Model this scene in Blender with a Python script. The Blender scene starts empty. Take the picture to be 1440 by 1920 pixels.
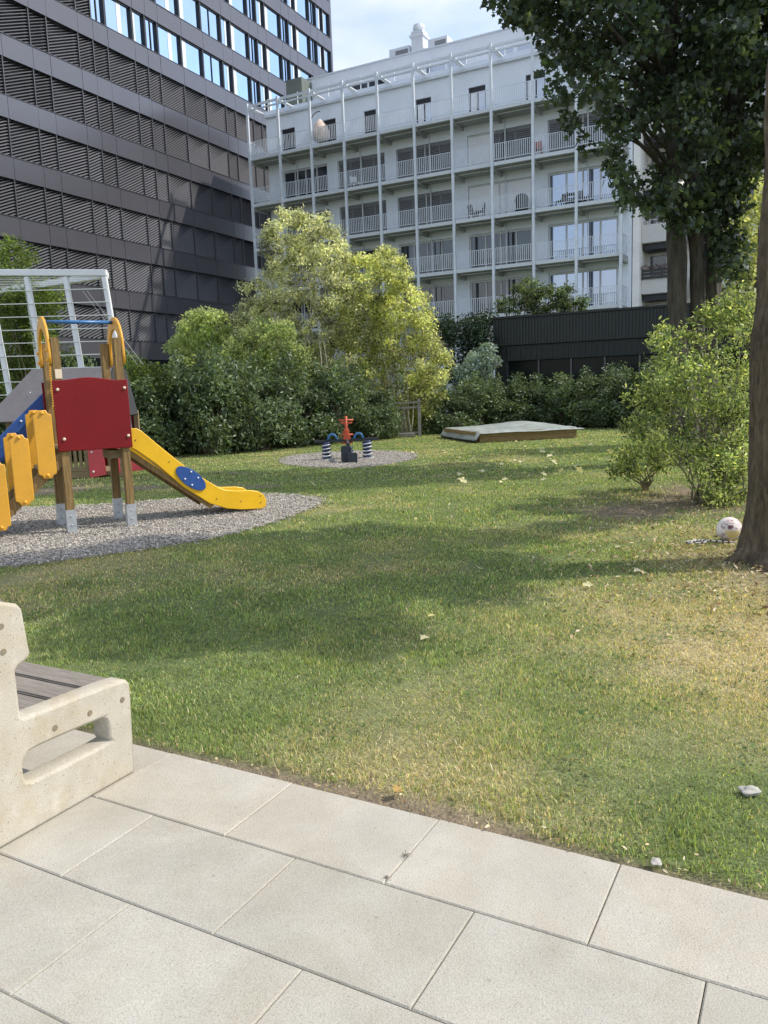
import bpy, bmesh, math, random
import numpy as np
from mathutils import Vector, Matrix
R = math.radians
SC = bpy.context.scene
COL = SC.collection

# ------------------------------------------------------------------ camera
PITCH, ROLL, CAM_H = 0.1502, 0.03666, 1.45
cam = bpy.data.cameras.new("camera")
camo = bpy.data.objects.new("camera", cam); COL.objects.link(camo)
fw = Vector((0, math.cos(PITCH), -math.sin(PITCH)))
rt0 = Vector((1, 0, 0)); dn0 = fw.cross(rt0)
rt = math.cos(ROLL)*rt0 + math.sin(ROLL)*dn0
dn = -math.sin(ROLL)*rt0 + math.cos(ROLL)*dn0
m = Matrix((rt, -dn, -fw)).transposed().to_4x4(); m.translation = (0, 0, CAM_H)
camo.matrix_world = m
cam.sensor_fit = 'HORIZONTAL'; cam.sensor_width = 36; cam.lens = 36*1490/1440
cam.clip_start = 0.05; cam.clip_end = 2000
SC.camera = camo

# ------------------------------------------------------------------ light
SUN_AZ, SUN_EL = R(3), R(46)          # azimuth measured from +X towards +Y
sd = Vector((math.cos(SUN_AZ)*math.cos(SUN_EL), math.sin(SUN_AZ)*math.cos(SUN_EL), math.sin(SUN_EL)))
sun = bpy.data.lights.new("sun", 'SUN'); sun.energy = 2.3; sun.angle = R(0.6); sun.color = (1, .93, .82)
suno = bpy.data.objects.new("sun", sun); COL.objects.link(suno)
suno.rotation_euler = sd.to_track_quat('Z', 'Y').to_euler(); suno.location = (20, 0, 40)
W = bpy.data.worlds.new("World"); SC.world = W; W.use_nodes = True
nt = W.node_tree; nt.nodes.clear()
def wn(t): return nt.nodes.new(t)
wo = wn('ShaderNodeOutputWorld'); bg = wn('ShaderNodeBackground'); bg.inputs['Strength'].default_value = 0.145
sky = wn('ShaderNodeTexSky'); sky.sky_type = 'NISHITA'; sky.sun_disc = False
sky.sun_elevation = SUN_EL; sky.sun_rotation = R(90) - SUN_AZ
tc = wn('ShaderNodeTexCoord'); mp = wn('ShaderNodeMapping'); mp.inputs['Scale'].default_value = (1, 1, 2.2)
mp.inputs['Location'].default_value = (0.3, 0.15, 0.1)
nz = wn('ShaderNodeTexNoise'); nz.inputs['Scale'].default_value = 2.2; nz.inputs['Detail'].default_value = 7; nz.inputs['Roughness'].default_value = .55
rp = wn('ShaderNodeValToRGB'); rp.color_ramp.elements[0].position = .36; rp.color_ramp.elements[1].position = .66
mx = wn('ShaderNodeMix'); mx.data_type = 'RGBA'; mx.inputs['B'].default_value = (4.15, 4.25, 4.5, 1)
L = nt.links.new
L(tc.outputs['Generated'], mp.inputs['Vector']); L(mp.outputs['Vector'], nz.inputs['Vector'])
L(nz.outputs['Fac'], rp.inputs['Fac']); L(rp.outputs['Color'], mx.inputs['Factor'])
L(sky.outputs['Color'], mx.inputs['A']); L(mx.outputs['Result'], bg.inputs['Color']); L(bg.outputs['Background'], wo.inputs['Surface'])
SC.view_settings.view_transform = 'Standard'; SC.view_settings.look = 'None'
SC.view_settings.exposure = 0.9; SC.view_settings.gamma = 1

# ------------------------------------------------------------------ materials
def nodes(mat):
    mat.use_nodes = True; t = mat.node_tree
    return t, t.nodes.get('Principled BSDF')
def M(name, col, rough=.6, metal=0., var=.15, scale=6., bump=0., bscale=40., attr=None, stretch=None, spec=.5, coat=0., fine=0., fscale=200.):
    """principled surface with mottled colour (noise) and optional bump; attr = colour attribute to multiply"""
    mat = bpy.data.materials.new(name); t, b = nodes(mat); N = t.nodes.new; K = t.links.new
    b.inputs['Roughness'].default_value = rough; b.inputs['Metallic'].default_value = metal
    b.inputs['Specular IOR Level'].default_value = spec; b.inputs['Coat Weight'].default_value = coat
    tcn = N('ShaderNodeTexCoord'); mpn = N('ShaderNodeMapping'); K(tcn.outputs['Object'], mpn.inputs['Vector'])
    if stretch: mpn.inputs['Scale'].default_value = stretch
    n = N('ShaderNodeTexNoise'); n.inputs['Scale'].default_value = scale; n.inputs['Detail'].default_value = 6; n.inputs['Roughness'].default_value = .62
    K(mpn.outputs['Vector'], n.inputs['Vector'])
    mr = N('ShaderNodeMapRange'); mr.inputs['From Min'].default_value = .3; mr.inputs['From Max'].default_value = .7
    mr.inputs['To Min'].default_value = 1-var; mr.inputs['To Max'].default_value = 1+var; K(n.outputs['Fac'], mr.inputs['Value'])
    val = mr.outputs['Result']
    if fine:
        f = N('ShaderNodeTexNoise'); f.inputs['Scale'].default_value = fscale; f.inputs['Detail'].default_value = 2; K(mpn.outputs['Vector'], f.inputs['Vector'])
        fr = N('ShaderNodeMapRange'); fr.inputs['From Min'].default_value = .3; fr.inputs['From Max'].default_value = .7
        fr.inputs['To Min'].default_value = 1-fine; fr.inputs['To Max'].default_value = 1+fine*.7; K(f.outputs['Fac'], fr.inputs['Value'])
        mu = N('ShaderNodeMath'); mu.operation = 'MULTIPLY'; K(val, mu.inputs[0]); K(fr.outputs['Result'], mu.inputs[1]); val = mu.outputs[0]
    vm = N('ShaderNodeVectorMath'); vm.operation = 'SCALE'; K(val, vm.inputs['Scale'])
    if attr:
        a = N('ShaderNodeAttribute'); a.attribute_name = attr; K(a.outputs['Color'], vm.inputs[0])
    else: vm.inputs[0].default_value = col[:3]
    K(vm.outputs['Vector'], b.inputs['Base Color'])
    if bump:
        bn = N('ShaderNodeTexNoise'); bn.inputs['Scale'].default_value = bscale; bn.inputs['Detail'].default_value = 5; K(mpn.outputs['Vector'], bn.inputs['Vector'])
        bp = N('ShaderNodeBump'); bp.inputs['Strength'].default_value = bump; bp.inputs['Distance'].default_value = .02
        K(bn.outputs['Fac'], bp.inputs['Height']); K(bp.outputs['Normal'], b.inputs['Normal'])
    return mat
def leaf_mat(name, trans=.38, rough=.5, spec=.35, tb=.6):
    mat = bpy.data.materials.new(name); t, b = nodes(mat); N = t.nodes.new; K = t.links.new
    a = N('ShaderNodeAttribute'); a.attribute_name = 'Col'
    b.inputs['Roughness'].default_value = rough; b.inputs['Specular IOR Level'].default_value = spec
    K(a.outputs['Color'], b.inputs['Base Color'])
    tr = N('ShaderNodeBsdfTranslucent'); ml = N('ShaderNodeVectorMath'); ml.operation = 'MULTIPLY'; ml.inputs[1].default_value = (1.5, 1.45, tb)
    K(a.outputs['Color'], ml.inputs[0]); K(ml.outputs['Vector'], tr.inputs['Color'])
    mix = N('ShaderNodeMixShader'); mix.inputs['Fac'].default_value = trans
    K(b.outputs['BSDF'], mix.inputs[1]); K(tr.outputs['BSDF'], mix.inputs[2])
    K(mix.outputs['Shader'], t.nodes['Material Output'].inputs['Surface'])
    return mat
def slab_mat():
    mat = M('paving_concrete', None, .85, var=.09, scale=3.5, bump=.2, bscale=170, attr='Col', fine=.20, fscale=260)
    t = mat.node_tree; b = t.nodes['Principled BSDF']; N = t.nodes.new; K = t.links.new
    src = b.inputs['Base Color'].links[0].from_socket
    tcn = N('ShaderNodeTexCoord')
    # scuffs and washed-out stains
    sn = N('ShaderNodeTexNoise'); sn.inputs['Scale'].default_value = 2.3; sn.inputs['Detail'].default_value = 9; sn.inputs['Roughness'].default_value = .7; sn.inputs['Distortion'].default_value = .8
    K(tcn.outputs['Object'], sn.inputs['Vector'])
    r1 = N('ShaderNodeValToRGB'); r1.color_ramp.elements[0].position = .42; r1.color_ramp.elements[1].position = .72
    K(sn.outputs['Fac'], r1.inputs['Fac'])
    m1 = N('ShaderNodeMix'); m1.data_type = 'RGBA'; m1.blend_type = 'MULTIPLY'; m1.inputs['B'].default_value = (.88, .845, .78, 1)
    K(r1.outputs['Color'], m1.inputs['Factor']); K(src, m1.inputs['A'])
    # pits and grit
    vo = N('ShaderNodeTexVoronoi'); vo.inputs['Scale'].default_value = 55; K(tcn.outputs['Object'], vo.inputs['Vector'])
    sp = N('ShaderNodeSeparateColor'); K(vo.outputs['Color'], sp.inputs['Color'])
    a = N('ShaderNodeMath'); a.operation = 'GREATER_THAN'; a.inputs[1].default_value = .80; K(sp.outputs['Red'], a.inputs[0])
    d = N('ShaderNodeMapRange'); d.inputs['From Min'].default_value = .04; d.inputs['From Max'].default_value = .17; d.inputs['To Min'].default_value = 1; d.inputs['To Max'].default_value = 0; K(vo.outputs['Distance'], d.inputs['Value'])
    mu = N('ShaderNodeMath'); mu.operation = 'MULTIPLY'; K(a.outputs[0], mu.inputs[0]); K(d.outputs['Result'], mu.inputs[1])
    m2 = N('ShaderNodeMix'); m2.data_type = 'RGBA'; m2.inputs['B'].default_value = (.20, .185, .16, 1); K(mu.outputs[0], m2.inputs['Factor']); K(m1.outputs['Result'], m2.inputs['A'])
    K(m2.outputs['Result'], b.inputs['Base Color'])
    return mat
def pits(mat, scale, share, col, size=.17):
    t = mat.node_tree; b = t.nodes['Principled BSDF']; src = b.inputs['Base Color'].links[0].from_socket; N = t.nodes.new; K = t.links.new
    tc_ = N('ShaderNodeTexCoord'); vo = N('ShaderNodeTexVoronoi'); vo.inputs['Scale'].default_value = scale; K(tc_.outputs['Object'], vo.inputs['Vector'])
    sp = N('ShaderNodeSeparateColor'); K(vo.outputs['Color'], sp.inputs['Color'])
    a = N('ShaderNodeMath'); a.operation = 'LESS_THAN'; a.inputs[1].default_value = share; K(sp.outputs['Red'], a.inputs[0])
    d = N('ShaderNodeMapRange'); d.inputs['From Min'].default_value = size*.3; d.inputs['From Max'].default_value = size; d.inputs['To Min'].default_value = 1; d.inputs['To Max'].default_value = 0; K(vo.outputs['Distance'], d.inputs['Value'])
    mu = N('ShaderNodeMath'); mu.operation = 'MULTIPLY'; K(a.outputs[0], mu.inputs[0]); K(d.outputs['Result'], mu.inputs[1])
    m_ = N('ShaderNodeMix'); m_.data_type = 'RGBA'; m_.inputs['B'].default_value = (*col, 1); K(mu.outputs[0], m_.inputs['Factor']); K(src, m_.inputs['A']); K(m_.outputs['Result'], b.inputs['Base Color'])
    return mat
def vary(mat, lo, hi):
    t = mat.node_tree; b = t.nodes['Principled BSDF']; src = b.inputs['Base Color'].links[0].from_socket
    oi = t.nodes.new('ShaderNodeObjectInfo'); mr = t.nodes.new('ShaderNodeMapRange'); mr.inputs['To Min'].default_value = lo; mr.inputs['To Max'].default_value = hi
    vm = t.nodes.new('ShaderNodeVectorMath'); vm.operation = 'SCALE'
    t.links.new(oi.outputs['Random'], mr.inputs['Value']); t.links.new(src, vm.inputs[0]); t.links.new(mr.outputs['Result'], vm.inputs['Scale']); t.links.new(vm.outputs['Vector'], b.inputs['Base Color'])
    return mat
def stain(mat, col, scale, p0, p1, amount=1.):
    """blotches of a second colour (dirt, lichen, wear)"""
    t = mat.node_tree; b = t.nodes['Principled BSDF']; src = b.inputs['Base Color'].links[0].from_socket; N = t.nodes.new; K = t.links.new
    tc_ = N('ShaderNodeTexCoord'); n = N('ShaderNodeTexNoise'); n.inputs['Scale'].default_value = scale; n.inputs['Detail'].default_value = 8; n.inputs['Roughness'].default_value = .68
    K(tc_.outputs['Object'], n.inputs['Vector']); mr = N('ShaderNodeMapRange'); mr.inputs['From Min'].default_value = p0; mr.inputs['From Max'].default_value = p1; mr.inputs['To Max'].default_value = amount
    K(n.outputs['Fac'], mr.inputs['Value']); m_ = N('ShaderNodeMix'); m_.data_type = 'RGBA'; m_.inputs['B'].default_value = (*col, 1)
    K(mr.outputs['Result'], m_.inputs['Factor']); K(src, m_.inputs['A']); K(m_.outputs['Result'], b.inputs['Base Color'])
    return mat
MAT = dict(
    slab=pits(pits(slab_mat(), 150, .3, (.24, .22, .19), .3), 14, .12, (.27, .24, .20), .10),
    joint=M('joint_sand', (.22, .19, .15), .95, var=.3, scale=30),
    concrete=pits(stain(stain(M('bench_concrete', (.46, .425, .35), .85, var=.1, scale=7, bump=.16, bscale=240, fine=.22, fscale=260), (.38, .30, .18), 5, .47, .68, .6), (.60, .57, .50), 9, .55, .7, .6), 60, .16, (.20, .17, .12), .2),
    oldwood=M('weathered_wood', (.23, .205, .175), .8, var=.3, scale=7, bump=.4, bscale=14, stretch=(1, 14, 14)),
    timber=M('impregnated_timber', (.23, .145, .05), .7, var=.4, scale=9, bump=.4, bscale=20, stretch=(6, 6, .5)),
    plank=M('playhouse_timber', (.26, .19, .10), .75, var=.25, scale=6, bump=.3, bscale=20, stretch=(1, 6, 6)),
    red=stain(M('red_board', (.185, .007, .009), .55, var=.10, scale=3, fine=.06, fscale=60, spec=.25), (.30, .07, .065), 14, .62, .75, .5),
    redlight=M('light_red_board', (.62, .07, .08), .42, var=.08, scale=3),
    yellow=stain(M('yellow_board', (.68, .34, .03), .42, var=.09, scale=4, fine=.05, fscale=60), (.50, .30, .08), 9, .55, .75, .6),
    yellowslide=stain(M('yellow_slide_board', (.78, .45, .01), .35, var=.08, scale=4, fine=.05, fscale=60), (.60, .38, .08), 8, .56, .75, .55),
    blue=M('blue_board', (.02, .075, .27), .4, var=.12, scale=4),
    bluesteel=M('blue_tube', (.035, .15, .36), .35, var=.1),
    steel=M('galvanised_steel', (.52, .54, .56), .45, .75, var=.2, scale=18),
    slidesteel=M('slide_steel', (.6, .6, .6), .25, .9, var=.1),
    bolt=M('pale_cap', (.75, .62, .45), .4, var=.05),
    ybolt=M('yellow_cap', (.75, .38, .03), .4, var=.05),
    roofboard=M('grey_roof_board', (.115, .11, .115), .7, var=.12, scale=5, fine=.1, fscale=90),
    black=M('black_edge', (.02, .02, .02), .6, var=.1),
    whitesteel=M('white_painted_steel', (.74, .76, .78), .4, var=.07, scale=3),
    wire=M('steel_wire', (.7, .7, .66), .4, .3, var=.05),
    rubber=M('black_rubber', (.035, .042, .05), .7, var=.25, scale=20),
    orange=M('orange_red_paint', (.55, .085, .03), .45, var=.1),
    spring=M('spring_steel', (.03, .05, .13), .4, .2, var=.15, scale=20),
    springpale=M('pale_spring', (.62, .64, .68), .4, .3, var=.15, scale=20),  # paler tone for the striped springs and their foot plates
    tarp=M('grey_green_tarpaulin', (.28, .31, .285), .55, var=.25, scale=4, bump=.3, bscale=9),
    boxwood=M('sandbox_timber', (.27, .18, .075), .8, var=.3, scale=5, bump=.3, bscale=16, stretch=(1, 1, 9)),
    gatewood=M('grey_gate_wood', (.27, .25, .21), .85, var=.25, scale=8),
    bark=M('bark', (.10, .076, .047), .95, var=.6, scale=30, bump=1., bscale=30, stretch=(1, 1, .28), fine=.3, fscale=9),
    bark2=M('grey_bark', (.075, .065, .05), .95, var=.5, scale=24, bump=1., bscale=24, stretch=(1, 1, .16), fine=.3, fscale=8),
    cut=M('cut_branch_wood', (.42, .27, .15), .8, var=.2, scale=30),
    twig=M('twig', (.20, .165, .11), .9, var=.3, scale=14),
    palestem=M('pale_stem', (.42,.39,.29), .8, var=.2, scale=8), leaf=leaf_mat('leaves', .40, .36, .6), hedge=leaf_mat('hedge_leaves', .28, .42, .5), pale=leaf_mat('pale_leaves', .64, .5, .3, .9), bush=leaf_mat('bush_leaves', .52, .36, .55, .8),
    grass=leaf_mat('grass_blades', .42, .5, .3), litter=leaf_mat('dry_leaves', .15, .8, .1),
    stones=M('gravel_stones', None, .85, var=.2, scale=30, attr='Col'),
    gravelbase=M('gravel_floor', (.29, .27, .235), .95, var=.35, scale=22, bump=.8, bscale=60, fine=.4, fscale=90),
    spandrel=M('dark_metal_cladding', (.092, .090, .103), .22, .25, var=.07, scale=.35, spec=1.),
    slat=vary(M('blind_slats', (.150, .153, .168), .5, .2, var=.06, scale=2), .82, 1.2),
    backing=M('blind_backing', (.018, .019, .024), .6, var=.1),
    darkframe=M('dark_window_frame', (.03, .032, .037), .45, .3, var=.1),
    mullion=M('mullion_metal', (.10, .10, .107), .4, .5, var=.1),
    curtain=M('pale_curtain', (.62, .66, .68), .5, var=.12, scale=3, stretch=(9, 1, .4), coat=.6),
    skyglass=M('coated_glass', (.44, .58, .73), .04, 1., var=.07, scale=.5),
    darkglass=M('dark_glass', (.035, .04, .05), .06, 0., var=.2, scale=.8, spec=.8, coat=.5),
    blueglass=M('blue_glass', (.36, .40, .48), .05, .9, var=.08, scale=.5),
    render=M('pale_render', (.80, .86, .95), .85, var=.05, scale=1.2, fine=.04, fscale=20),
    roofwall=M('roof_storey_cladding', (.66, .69, .74), .7, var=.05, scale=1),
    apsteel=M('apartment_galvanised_steel', (.66, .71, .77), .45, .15, var=.1, scale=2),
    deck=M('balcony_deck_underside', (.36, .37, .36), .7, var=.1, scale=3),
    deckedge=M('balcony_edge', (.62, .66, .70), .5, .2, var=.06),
    shutter=M('grey_shutter', (.22, .23, .25), .55, .2, var=.1),
    whiteblind=M('white_blind', (.86, .88, .92), .6, var=.06),
    frame=M('pale_window_frame', (.55, .57, .58), .5, .2, var=.06),
    greenbox=M('green_grey_panel', (.13, .15, .13), .7, var=.1),
    cream=M('cream_render', (.90, .87, .82), .85, var=.06, scale=1.5, fine=.04, fscale=30),
    parapet=M('pale_parapet', (.62, .61, .60), .8, var=.06),
    cladding=M('black_timber_cladding', (.014, .018, .018), .6, var=.25, scale=3, stretch=(8, 8, .4)),
    fascia=M('black_fascia', (.022, .028, .028), .55, var=.18, scale=2, stretch=(8, 8, .4)),
    darkpane=M('pavilion_glass', (.007, .010, .010), .2, 0., var=.2, scale=.6, spec=.18),
    lamp=M('white_lamp_housing', (.8, .8, .8), .4, var=.03),
    ball=M('ball_skin', None, .4, var=.05, scale=8, attr='Col'),
    rope=M('rope_fibre', None, .8, var=.1, attr='Col'),
    stone=M('pale_stone', (.42, .40, .36), .85, var=.2, scale=20, bump=.3),
    chairdark=M('dark_chair', (.04, .042, .05), .5, var=.1), chairred=M('rust_red_chair', (.36, .08, .05), .5, var=.1),
    cloth=M('beige_parasol_cloth', (.62, .50, .42), .8, var=.1, scale=5),
    flower=M('red_flowers', (.30, .05, .06), .7, var=.6, scale=30), slatbox=M('dark_slats', (.05, .045, .045), .7, var=.2),
    earth=M('earth', (.12, .10, .07), .95, var=.3, scale=3), roofgravel=M('roof_gravel', (.3, .3, .29), .9, var=.2, scale=4),
    sand=M('bare_sand', (.40, .33, .24), .95, var=.25, scale=8, bump=.4, bscale=60, fine=.2, fscale=120),
)

# ------------------------------------------------------------------ helpers
def tag(o, label=None, cat=None, group=None, kind=None):
    if label: o['label'] = label
    if cat: o['category'] = cat
    if group: o['group'] = group
    if kind: o['kind'] = kind
    return o
def empty(name, loc=(0, 0, 0), rz=0., label=None, cat=None, group=None):
    o = bpy.data.objects.new(name, None); COL.objects.link(o); o.location = loc; o.rotation_euler = (0, 0, rz)
    o.empty_display_size = .2
    return tag(o, label, cat, group)
def link(name, me, mat, parent=None, smooth=False):
    if mat and not me.materials: me.materials.append(mat)
    o = bpy.data.objects.new(name, me); COL.objects.link(o)
    if parent: o.parent = parent
    if smooth: me.polygons.foreach_set('use_smooth', [True]*len(me.polygons))
    return o
def copy_tree(o, parent=None):
    c = o.copy(); COL.objects.link(c); c.parent = parent
    for k in list(o.children): copy_tree(k, c)
    return c
class MB:
    def __init__(s): s.v = []; s.f = []; s.c = []; s.col = None
    def add(s, vs, fs):
        n = len(s.v); s.v += [tuple(v) for v in vs]; s.f += [tuple(i+n for i in f) for f in fs]
        if s.col is not None: s.c += [s.col]*len(vs)
    def box(s, x0, x1, y0, y1, z0, z1):
        s.add([(x0,y0,z0),(x1,y0,z0),(x1,y1,z0),(x0,y1,z0),(x0,y0,z1),(x1,y0,z1),(x1,y1,z1),(x0,y1,z1)],
              [(0,3,2,1),(4,5,6,7),(0,1,5,4),(1,2,6,5),(2,3,7,6),(3,0,4,7)])
    def beam(s, a, b, w, h, up=(0, 0, 1)):
        a, b = Vector(a), Vector(b); d = (b-a).normalized(); sd_ = d.cross(Vector(up))
        if sd_.length < 1e-4: sd_ = d.cross(Vector((1, 0, 0)))
        sd_.normalize(); u = sd_.cross(d); vs = []
        for p in (a, b):
            for i, j in ((-1,-1),(1,-1),(1,1),(-1,1)): vs.append(p + sd_*w/2*i + u*h/2*j)
        s.add(vs, [(0,1,2,3),(7,6,5,4),(0,4,5,1),(1,5,6,2),(2,6,7,3),(3,7,4,0)])
    def tube(s, pts, rad, seg=8, cap=True, jit=0., rng=random):
        pts = [Vector(p) for p in pts]; n = len(pts)
        if not hasattr(rad, '__len__'): rad = [rad]*n
        vs = []; ref = Vector((.3, .9, .2))
        for i, p in enumerate(pts):
            d = (pts[min(i+1, n-1)] - pts[max(i-1, 0)]).normalized()
            a = d.cross(ref)
            if a.length < .05: a = d.cross(Vector((1, 0, 0)))
            a.normalize(); b = d.cross(a)
            for k in range(seg):
                t = 2*math.pi*k/seg; r = rad[i]*(1 + jit*(rng.random()-.5))
                vs.append(p + (a*math.cos(t) + b*math.sin(t))*r)
        fs = [(i*seg+k, i*seg+(k+1) % seg, (i+1)*seg+(k+1) % seg, (i+1)*seg+k) for i in range(n-1) for k in range(seg)]
        if cap: fs += [tuple(range(seg))[::-1], tuple((n-1)*seg+k for k in range(seg))]
        s.add(vs, fs)
    def ball(s, c, r, seg=12, rings=8, sz=1.):
        vs = []; fs = []
        for i in range(rings+1):
            th = math.pi*i/rings
            for k in range(seg):
                ph = 2*math.pi*k/seg
                vs.append((c[0]+r*math.sin(th)*math.cos(ph), c[1]+r*math.sin(th)*math.sin(ph), c[2]+r*sz*math.cos(th)))
        for i in range(rings):
            for k in range(seg): fs.append((i*seg+k, (i+1)*seg+k, (i+1)*seg+(k+1) % seg, i*seg+(k+1) % seg))
        s.add(vs, fs)
    def mesh(s, name):
        me = bpy.data.meshes.new(name); me.from_pydata(s.v, [], s.f); me.update()
        if s.c:
            a = me.color_attributes.new('Col', 'FLOAT_COLOR', 'POINT')
            a.data.foreach_set('color', np.c_[np.array(s.c, np.float32).reshape(-1, 3), np.ones(len(s.v), np.float32)].ravel().astype(np.float32))
        return me
    def build(s, name, mat, parent=None, smooth=False, bevel=0.):
        o = link(name, s.mesh(name), mat, parent, smooth)
        if bevel:
            bm = bmesh.new(); bm.from_mesh(o.data)
            bmesh.ops.bevel(bm, geom=list(bm.edges), offset=bevel, segments=2, affect='EDGES', clamp_overlap=True)
            bm.to_mesh(o.data); bm.free()
        return o
def plate(name, outer, thick, mat, parent, mtx, holes=(), bevel=.008):
    """flat board cut to an outline (2-D points) with holes, thickness and rounded edges; mtx maps (a, b, normal) to the parent"""
    cu = bpy.data.curves.new(name, 'CURVE'); cu.dimensions = '2D'; cu.fill_mode = 'BOTH'
    cu.extrude = max(thick/2-bevel, .0005); cu.bevel_depth = bevel; cu.bevel_resolution = 1; cu.offset = -bevel
    for loop in [outer]+list(holes):
        sp = cu.splines.new('POLY'); sp.points.add(len(loop)-1); sp.use_cyclic_u = True
        for p, q in zip(sp.points, loop): p.co = (q[0], q[1], 0, 1)
    tmp = bpy.data.objects.new('tmp', cu); COL.objects.link(tmp)
    dg = bpy.context.evaluated_depsgraph_get(); me = bpy.data.meshes.new_from_object(tmp.evaluated_get(dg))
    bpy.data.objects.remove(tmp); bpy.data.curves.remove(cu)
    me.name = name; me.transform(mtx); me.materials.clear()
    return link(name, me, mat, parent)
def frame(o, a, b):      # matrix with plane axes a, b at origin o
    a, b = Vector(a), Vector(b); n = a.cross(b)
    mm = Matrix((a, b, n)).transposed().to_4x4(); mm.translation = o
    return mm
def rrect(x0, x1, y0, y1, r, k=5):
    pts = []
    for cx, cy, a0 in ((x1-r, y0+r, -90), (x1-r, y1-r, 0), (x0+r, y1-r, 90), (x0+r, y0+r, 180)):
        for i in range(k+1):
            a = R(a0+90*i/k); pts.append((cx+r*math.cos(a), cy+r*math.sin(a)))
    return pts
def smooth_poly(pts, n=8):   # closed Catmull-Rom
    out = []; m_ = len(pts)
    for i in range(m_):
        p0, p1, p2, p3 = [np.array(pts[(i+k) % m_], float) for k in (-1, 0, 1, 2)]
        for j in range(n):
            t = j/n
            out.append(tuple(.5*((2*p1)+(-p0+p2)*t+(2*p0-5*p1+4*p2-p3)*t*t+(-p0+3*p1-3*p2+p3)*t**3)))
    return out
def vnoise(x, y, sc, seed):  # smooth value noise 0..1
    g = np.random.default_rng(seed).random((256, 256)); x = np.asarray(x)/sc+100; y = np.asarray(y)/sc+100
    xi = np.floor(x).astype(int); yi = np.floor(y).astype(int); fx = x-xi; fy = y-yi
    fx = fx*fx*(3-2*fx); fy = fy*fy*(3-2*fy); A = lambda i, j: g[i % 256, j % 256]
    return (A(xi, yi)*(1-fx)+A(xi+1, yi)*fx)*(1-fy)+(A(xi, yi+1)*(1-fx)+A(xi+1, yi+1)*fx)*fy
def fnoise(x, y, sc, seed): return .55*vnoise(x, y, sc, seed)+.3*vnoise(x, y, sc*.45, seed+1)+.15*vnoise(x, y, sc*.2, seed+2)
def inside(px, py, poly):
    px = np.asarray(px); r = np.zeros(px.shape, bool); n = len(poly)
    for i in range(n):
        x1, y1 = poly[i]; x2, y2 = poly[(i+1) % n]
        c = ((y1 > py) != (y2 > py)) & (px < (x2-x1)*(py-y1)/(y2-y1+1e-12)+x1); r ^= c
    return r

# leaf clouds ------------------------------------------------------
OVAL = (np.array([(0,0,0),(.3,.2,.06),(.68,.17,.05),(1,0,-.04),(.68,-.17,.05),(.3,-.2,.06)]), [(0,1,2,3),(0,3,4,5)])
SLIM = (np.array([(0,0,0),(.45,.12,.03),(1,0,-.06),(.45,-.12,.03)]), [(0,1,2),(0,2,3)])
MAPLE = (np.array([(0,0,0),(.12,.30,.03),(.34,.22,.03),(.48,.52,.0),(.62,.26,.04),(1.,0,-.06),(.62,-.26,.04),(.48,-.52,.0),(.34,-.22,.03),(.12,-.30,.03)]),
         [(0,1,2,3,4,5),(0,5,6,7,8,9)])
def mesh_from(name, V, faces_t, nv, n, cols):
    F = []; tot = []
    for f in faces_t: tot.append(len(f))
    flat = np.concatenate([np.array(f) for f in faces_t]); per = len(flat)
    loops = (np.arange(n)[:, None]*nv + flat[None]).ravel()
    totals = np.tile(np.array(tot), n); starts = np.concatenate([[0], np.cumsum(totals)[:-1]])
    me = bpy.data.meshes.new(name); me.vertices.add(len(V)); me.vertices.foreach_set('co', V.astype(np.float32).ravel())
    me.loops.add(len(loops)); me.loops.foreach_set('vertex_index', loops.astype(np.int32))
    me.polygons.add(len(totals)); me.polygons.foreach_set('loop_start', starts.astype(np.int32))
    try: me.polygons.foreach_set('loop_total', totals.astype(np.int32))
    except Exception: pass
    me.update(calc_edges=True)
    a = me.color_attributes.new('Col', 'FLOAT_COLOR', 'POINT')
    C = np.repeat(cols, nv, axis=0); a.data.foreach_set('color', np.c_[C, np.ones(len(C))].astype(np.float32).ravel())
    return me
def unit(a): return a/np.maximum(np.linalg.norm(a, axis=1, keepdims=True), 1e-6)
def leaf_mesh(name, P, size, tmpl, cols, rng, up=.6, droop=.35, width=1.):
    n = len(P); T, faces = tmpl
    nrm = unit(rng.normal(size=(n, 3))+np.array([0, 0, up])); d = unit(rng.normal(size=(n, 3))+np.array([0, 0, -droop]))
    d = unit(d-nrm*np.sum(d*nrm, axis=1, keepdims=True)); s_ = np.cross(nrm, d)
    S = np.asarray(size).reshape(-1, 1, 1)
    V = P[:, None, :] + S*(T[None, :, 0:1]*d[:, None, :]+T[None, :, 1:2]*width*s_[:, None, :]+T[None, :, 2:3]*nrm[:, None, :])
    return mesh_from(name, V.reshape(-1, 3), faces, len(T), n, cols)
def pick_cols(rng, n, pal, jit=.2):
    pal = np.array(pal); i = rng.integers(0, len(pal), n); j = rng.integers(0, len(pal), n); t = rng.random((n, 1))
    return np.clip((pal[i]*t+pal[j]*(1-t))*(1+jit*rng.normal(size=(n, 1))), .004, 1)
def cloud(rng, clumps, n, shell=2.4):
    c = np.array(clumps, float); w = c[:, 3]**2; k = rng.choice(len(c), n, p=w/w.sum())
    d = unit(rng.normal(size=(n, 3))); r = rng.random((n, 1))**(1/shell)
    sq = c[k, 4:5] if c.shape[1] > 4 else .8
    off = d*r*c[k, 3:4]; off[:, 2:3] *= sq
    return c[k, :3]+off, k
def foliage(name, clumps, n, size, pal, parent, mat, seed, tmpl=OVAL, up=.6, droop=.35, jit=.2, cj=.18, shell=2.4):
    rng = np.random.default_rng(seed); P, k = cloud(rng, clumps, n, shell)
    col = pick_cols(rng, n, pal, jit)*(1+cj*rng.normal(size=(len(clumps), 1)))[k]
    S = size*rng.uniform(.6, 1.25, n)
    return link(name, leaf_mesh(name, P, S, tmpl, np.clip(col, .004, 1), rng, up, droop), mat, parent)
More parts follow.
